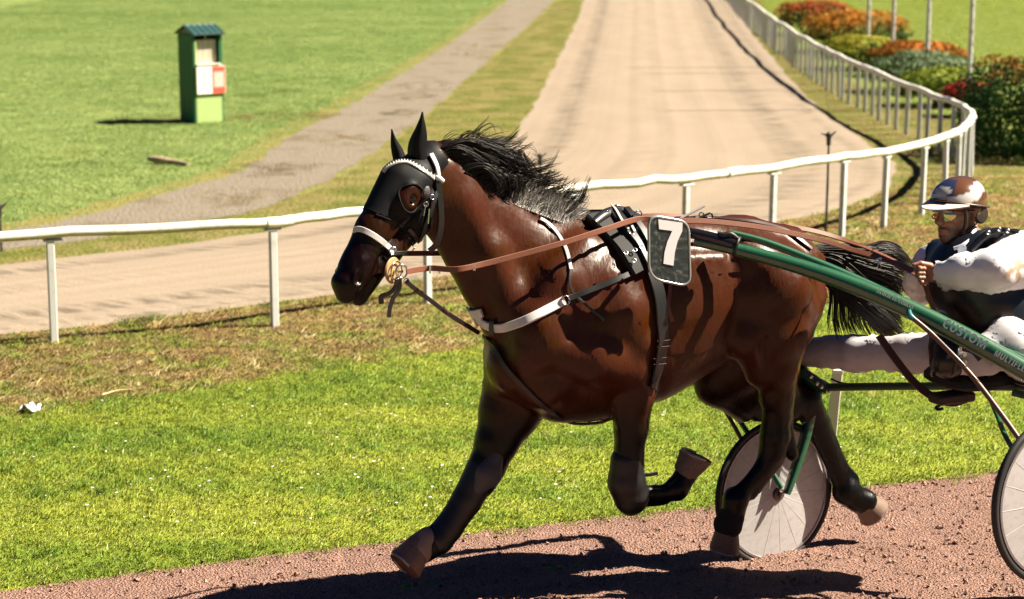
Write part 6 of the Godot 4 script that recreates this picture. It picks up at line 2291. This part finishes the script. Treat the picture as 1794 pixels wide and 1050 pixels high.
func build_grass() -> void:
	rng.seed = 99
	var gm := leafy()
	var tone := noise(0.55, 3, 201)
	var tone2 := noise(2.6, 3, 202)
	var lush := func(q: Vector2) -> Color:
		var v := 0.5 + tone.get_noise_2d(q.x * 0.5, q.y * 1.6) * 0.9 + tone2.get_noise_2d(q.x, q.y) * 0.40
		var c := Color(0.160, 0.262, 0.034).lerp(Color(0.340, 0.395, 0.056), clampf(v, 0.0, 1.0))
		if rng.randf() < 0.035: c = Color(0.44, 0.40, 0.16)
		return c
	var fine := []
	for k in 5: fine.append(clump(20, 0.06, 0.026, 0.0042, 1.2, 0.20))
	for k in 2: fine.append(clump(9, 0.05, 0.036, 0.0065, 1.2, 0.22))
	scatter("grass", fine, gm, near_grass, [dirt_zone], 1500, Vector2(0.7, 1.25), lush, 70000)
	# taller, darker tussocks and clover in drifts
	var tall := []
	for k in 3: tall.append(clump(14, 0.05, 0.060, 0.0052, 1.0, 0.25))
	scatter("grass_tussocks", tall, gm, near_grass, [dirt_zone], 160, Vector2(0.6, 1.1), func(q: Vector2) -> Color:
		var v := tone.get_noise_2d(q.x * 0.8 + 33, q.y * 2.2)
		return Color(0.13, 0.23, 0.03, clampf(0.10 + v * 2.2, 0.0, 1.0)), 5000)
	# ragged low growth creeping over the edge of the red track
	var edge := func(q: Vector2) -> Color:
		var v = tone2.get_noise_2d(q.x * 1.4, q.y * 1.4)
		return Color(0.19, 0.235, 0.03, 0.5 + v * 1.6) if v > -0.2 else Color(0, 0, 0, 0)
	var e0 := G2(600, 960)
	var td := (G2(1735, 832) - e0).normalized()
	var od := Vector2(-td.y, td.x)
	if od.y < 0: od = -od
	var rim := PackedVector2Array([e0 - td * 4.0 - od * 0.15, e0 + td * 7.0 - od * 0.15, e0 + td * 7.0 + od * 0.14, e0 - td * 4.0 + od * 0.14])
	scatter("edge_grass", fine, gm, rim, [], 1600, Vector2(0.5, 0.9), edge, 6000, 0.012)
	# dry weeds on the bank
	var dm := leafy(0.8, 0.25)
	var dry := func(q: Vector2) -> Color:
		var v := 0.5 + tone.get_noise_2d(q.x * 1.7 + 40, q.y * 1.7) * 1.1
		var c := Color(0.34, 0.235, 0.09).lerp(Color(0.25, 0.22, 0.055), clampf(v, 0, 1))
		var u := tone2.get_noise_2d(q.x * 0.8 + 9, q.y * 0.8)
		if u > 0.16: c = Color(0.20, 0.25, 0.035)
		elif u < -0.28: c = c.lerp(Color(0.26, 0.14, 0.075), 0.6)
		if rng.randf() < 0.12: c = Color(0.50, 0.42, 0.24)
		c.a = 0.95
		return c
	var weeds := []
	for k in 4: weeds.append(clump(18, 0.075, 0.026, 0.0038, 1.7, 0.25))
	for k in 2: weeds.append(clump(9, 0.06, 0.040, 0.0070, 1.4, 0.30))
	scatter("dry_weeds", weeds, dm, bank_zone, [near_grass, sand_zone], 1300, Vector2(0.6, 1.25), dry, 42000)
	# the dry bank and the lawn run into each other
	var mixed := poly([[-600, 780], [0, 712], [150, 690], [300, 670], [500, 642], [640, 620], [830, 597], [1000, 582], [1000, 612], [830, 632], [640, 656], [500, 678], [300, 708], [150, 728], [0, 752], [-600, 836]])
	scatter("edge_weeds", weeds, dm, mixed, [], 450, Vector2(0.5, 1.0), func(q: Vector2) -> Color:
		var c: Color = dry.call(q)
		c.a = 0.5 + tone2.get_noise_2d(q.x * 1.5, q.y * 1.5)
		return c, 5000)
	scatter("edge_lawn", fine, gm, mixed, [], 900, Vector2(0.6, 1.1), func(q: Vector2) -> Color:
		var c: Color = lush.call(q)
		c.a = 0.5 - tone2.get_noise_2d(q.x * 1.5, q.y * 1.5) * 1.5
		return c, 9000)
	# back field, the strip by the path, the verge
	var wide := []
	for k in 5: wide.append(clump(22, 0.13, 0.028, 0.0065, 1.1, 0.14))
	var field := func(q: Vector2) -> Color:
		var v := 0.5 + tone.get_noise_2d(q.x * 0.22 + 80, q.y * 0.4) * 0.9 + tone2.get_noise_2d(q.x * 0.5, q.y * 0.5) * 0.4
		var c := Color(0.195, 0.305, 0.090).lerp(Color(0.330, 0.425, 0.170), clampf(v, 0, 1))
		var rightness := smoothstep(2.0, 6.0, q.x)
		return c.lerp(Color(0.30, 0.35, 0.035), rightness * 0.7)
	var left := poly([[-300, 425], [0, 404], [150, 374], [300, 334], [420, 296], [520, 231], [620, 178], [700, 128], [800, 66], [890, 0], [930, -60], [-300, -60]])
	scatter("field_grass", wide, gm, left, [path_zone], 160, Vector2(0.8, 1.5), field, 60000)
	var right := poly([[1292, -60], [1330, 40], [1400, 108], [1500, 168], [1600, 202], [1700, 246], [1735, 300], [1960, 330], [1960, -60]])
	scatter("lawn_grass", wide, gm, right, [verge_zone], 120, Vector2(0.8, 1.5), field, 40000)
	var thin := func(q: Vector2) -> Color:
		var v := tone.get_noise_2d(q.x * 0.9 + 20, q.y * 0.5) + 0.25 * tone2.get_noise_2d(q.x, q.y)
		return Color(0.16, 0.21, 0.03, 0.95) if v > 0.05 else Color(0.21, 0.17, 0.055, 0.55 + v)
	scatter("strip_grass", wide, gm, strip_zone, [sand_zone, path_zone], 110, Vector2(0.5, 1.1), thin, 16000)
	scatter("verge_grass", wide, dm, verge_zone, [sand_zone], 120, Vector2(0.5, 1.1), func(q: Vector2) -> Color:
		var v := tone.get_noise_2d(q.x * 1.2 + 7, q.y * 1.2)
		return Color(0.17, 0.19, 0.035, 0.9) if v > 0.1 else Color(0.215, 0.165, 0.055, 0.8), 12000)
	# weeds by the kiosk, brown tufts growing through the path, dark tussocks; the darkest tufts paint the kiosk shadow
	var tuft_spots := [[475, 166, 0.5, 0], [500, 162, 0.35, 0], [440, 168, 0.3, 0], [415, 208, 0.3, 1], [470, 207, 0.5, 1], [530, 205, 0.5, 1], [290, 212, 0.4, 1], [215, 213, 0.3, 2], [560, 204, 0.3, 1],
		[868, 52, 0.6, 3], [838, 82, 0.7, 3], [820, 96, 0.4, 3], [742, 152, 0.7, 4], [726, 170, 0.4, 4], [602, 247, 0.45, 3], [470, 299, 0.55, 4], [500, 300, 0.35, 4], [404, 345, 0.40, 3], [700, 200, 0.3, 4],
		[265, 560, 0.10, 5], [240, 565, 0.14, 5], [640, 505, 0.2, 5], [720, 498, 0.2, 5], [182, 712, 0.14, 0], [590, 660, 0.2, 0], [1000, 622, 0.2, 0]]
	var tints := [Color(0.12, 0.20, 0.03), Color(0.26, 0.20, 0.09), Color(0.06, 0.11, 0.02), Color(0.30, 0.22, 0.10), Color(0.16, 0.13, 0.07), Color(0.11, 0.17, 0.03)]
	var mm := MultiMesh.new()
	mm.transform_format = MultiMesh.TRANSFORM_3D
	mm.use_colors = true
	mm.mesh = wide[0]
	mm.instance_count = tuft_spots.size() * 40
	for k in tuft_spots.size():
		var at := G(tuft_spots[k][0], tuft_spots[k][1])
		for j in 40:
			var r: float = tuft_spots[k][2] * sqrt(rng.randf())
			var an := rng.randf() * TAU
			var s := rng.randf_range(0.4, 0.9) * (0.8 if tuft_spots[k][1] > 400 else 0.9)
			mm.set_instance_transform(k * 40 + j, Transform3D(Basis(Vector3.UP, rng.randf() * TAU).scaled(Vector3(s, s * rng.randf_range(0.8, 2.0), s)), Vector3(at.x + cos(an) * r, 0.012, at.z + sin(an) * r * 1.5)))
			var v := rng.randf_range(0.7, 1.3)
			var c: Color = tints[tuft_spots[k][3]]
			mm.set_instance_color(k * 40 + j, Color(c.r * v, c.g * v, c.b * v))
	var tufts := MultiMeshInstance3D.new()
	tufts.multimesh = mm
	tufts.material_override = gm
	tufts.name = "weeds"  # also holds the dark tufts that paint the kiosk shadow
	add_child(tufts)
	tag(tufts, "", "", "", "stuff")
	# small flat white specks scattered over the near grass
	var fl := Geo.new()
	for k in 6:
		var a := TAU * k / 6.0
		fl.face([Vector3(0, 0.045, 0), Vector3(cos(a) * 0.010, 0.047, sin(a) * 0.010), Vector3(cos(a + 1.05) * 0.010, 0.047, sin(a + 1.05) * 0.010)])
	var wm := VM(0.6)
	scatter("white_specks", [fl.mesh()], wm, near_grass, [dirt_zone], 70, Vector2(0.5, 1.0), func(q: Vector2) -> Color:
		return Color(0.75, 0.75, 0.72, clampf(0.25 + tone.get_noise_2d(q.x, q.y) * 1.5, 0.05, 1.0)), 700)
	# crumbs of earth on the red track
	var cr := []
	for k in 4:
		var g := Geo.new()
		var pts := []
		for j in 8:
			var s := Vector3(1 if j & 1 else -1, 1 if j & 2 else -1, 1 if j & 4 else -1) * 0.010
			pts.append(s * Vector3(rng.randf_range(0.5, 1.2), rng.randf_range(0.3, 0.8), rng.randf_range(0.5, 1.2)))
		for q in [[0, 1, 3, 2], [4, 5, 7, 6], [0, 1, 5, 4], [2, 3, 7, 6], [0, 2, 6, 4], [1, 3, 7, 5]]:
			g.face([pts[q[0]], pts[q[1]], pts[q[2]], pts[q[3]]])
		cr.append(g.mesh())
	scatter_dirt(cr)

func scatter_dirt(meshes: Array) -> void:
	var e0 := G2(600, 960)
	var td := (G2(1735, 832) - e0).normalized()
	var od := Vector2(-td.y, td.x)
	if od.y < 0: od = -od
	var all := Node3D.new()
	all.name = "dirt_crumbs"
	add_child(all)
	tag(all, "", "", "", "stuff")
	var crumb := VM(0.95)
	for m in meshes.size():
		var n := 3200
		var mm := MultiMesh.new()
		mm.transform_format = MultiMesh.TRANSFORM_3D
		mm.use_colors = true
		mm.mesh = meshes[m]
		mm.instance_count = n
		for k in n:
			var q := e0 + td * rng.randf_range(-3.2, 4.6) + od * (0.02 + rng.randf_range(0.0, 3.0))
			var s := 0.2 + 0.9 * pow(rng.randf(), 4.0)
			mm.set_instance_transform(k, Transform3D(Basis.from_euler(Vector3(rng.randf() * TAU, rng.randf() * TAU, rng.randf() * TAU)).scaled(Vector3.ONE * s), Vector3(q.x, dirt_y(q.x, q.y) + 0.004, q.y)))
			var v := rng.randf_range(0.6, 1.3)
			mm.set_instance_color(k, Color(0.26 * v, 0.15 * v, 0.115 * v))
		var o := MultiMeshInstance3D.new()
		o.multimesh = mm
		o.material_override = crumb
		o.name = "crumb"
		all.add_child(o, true)
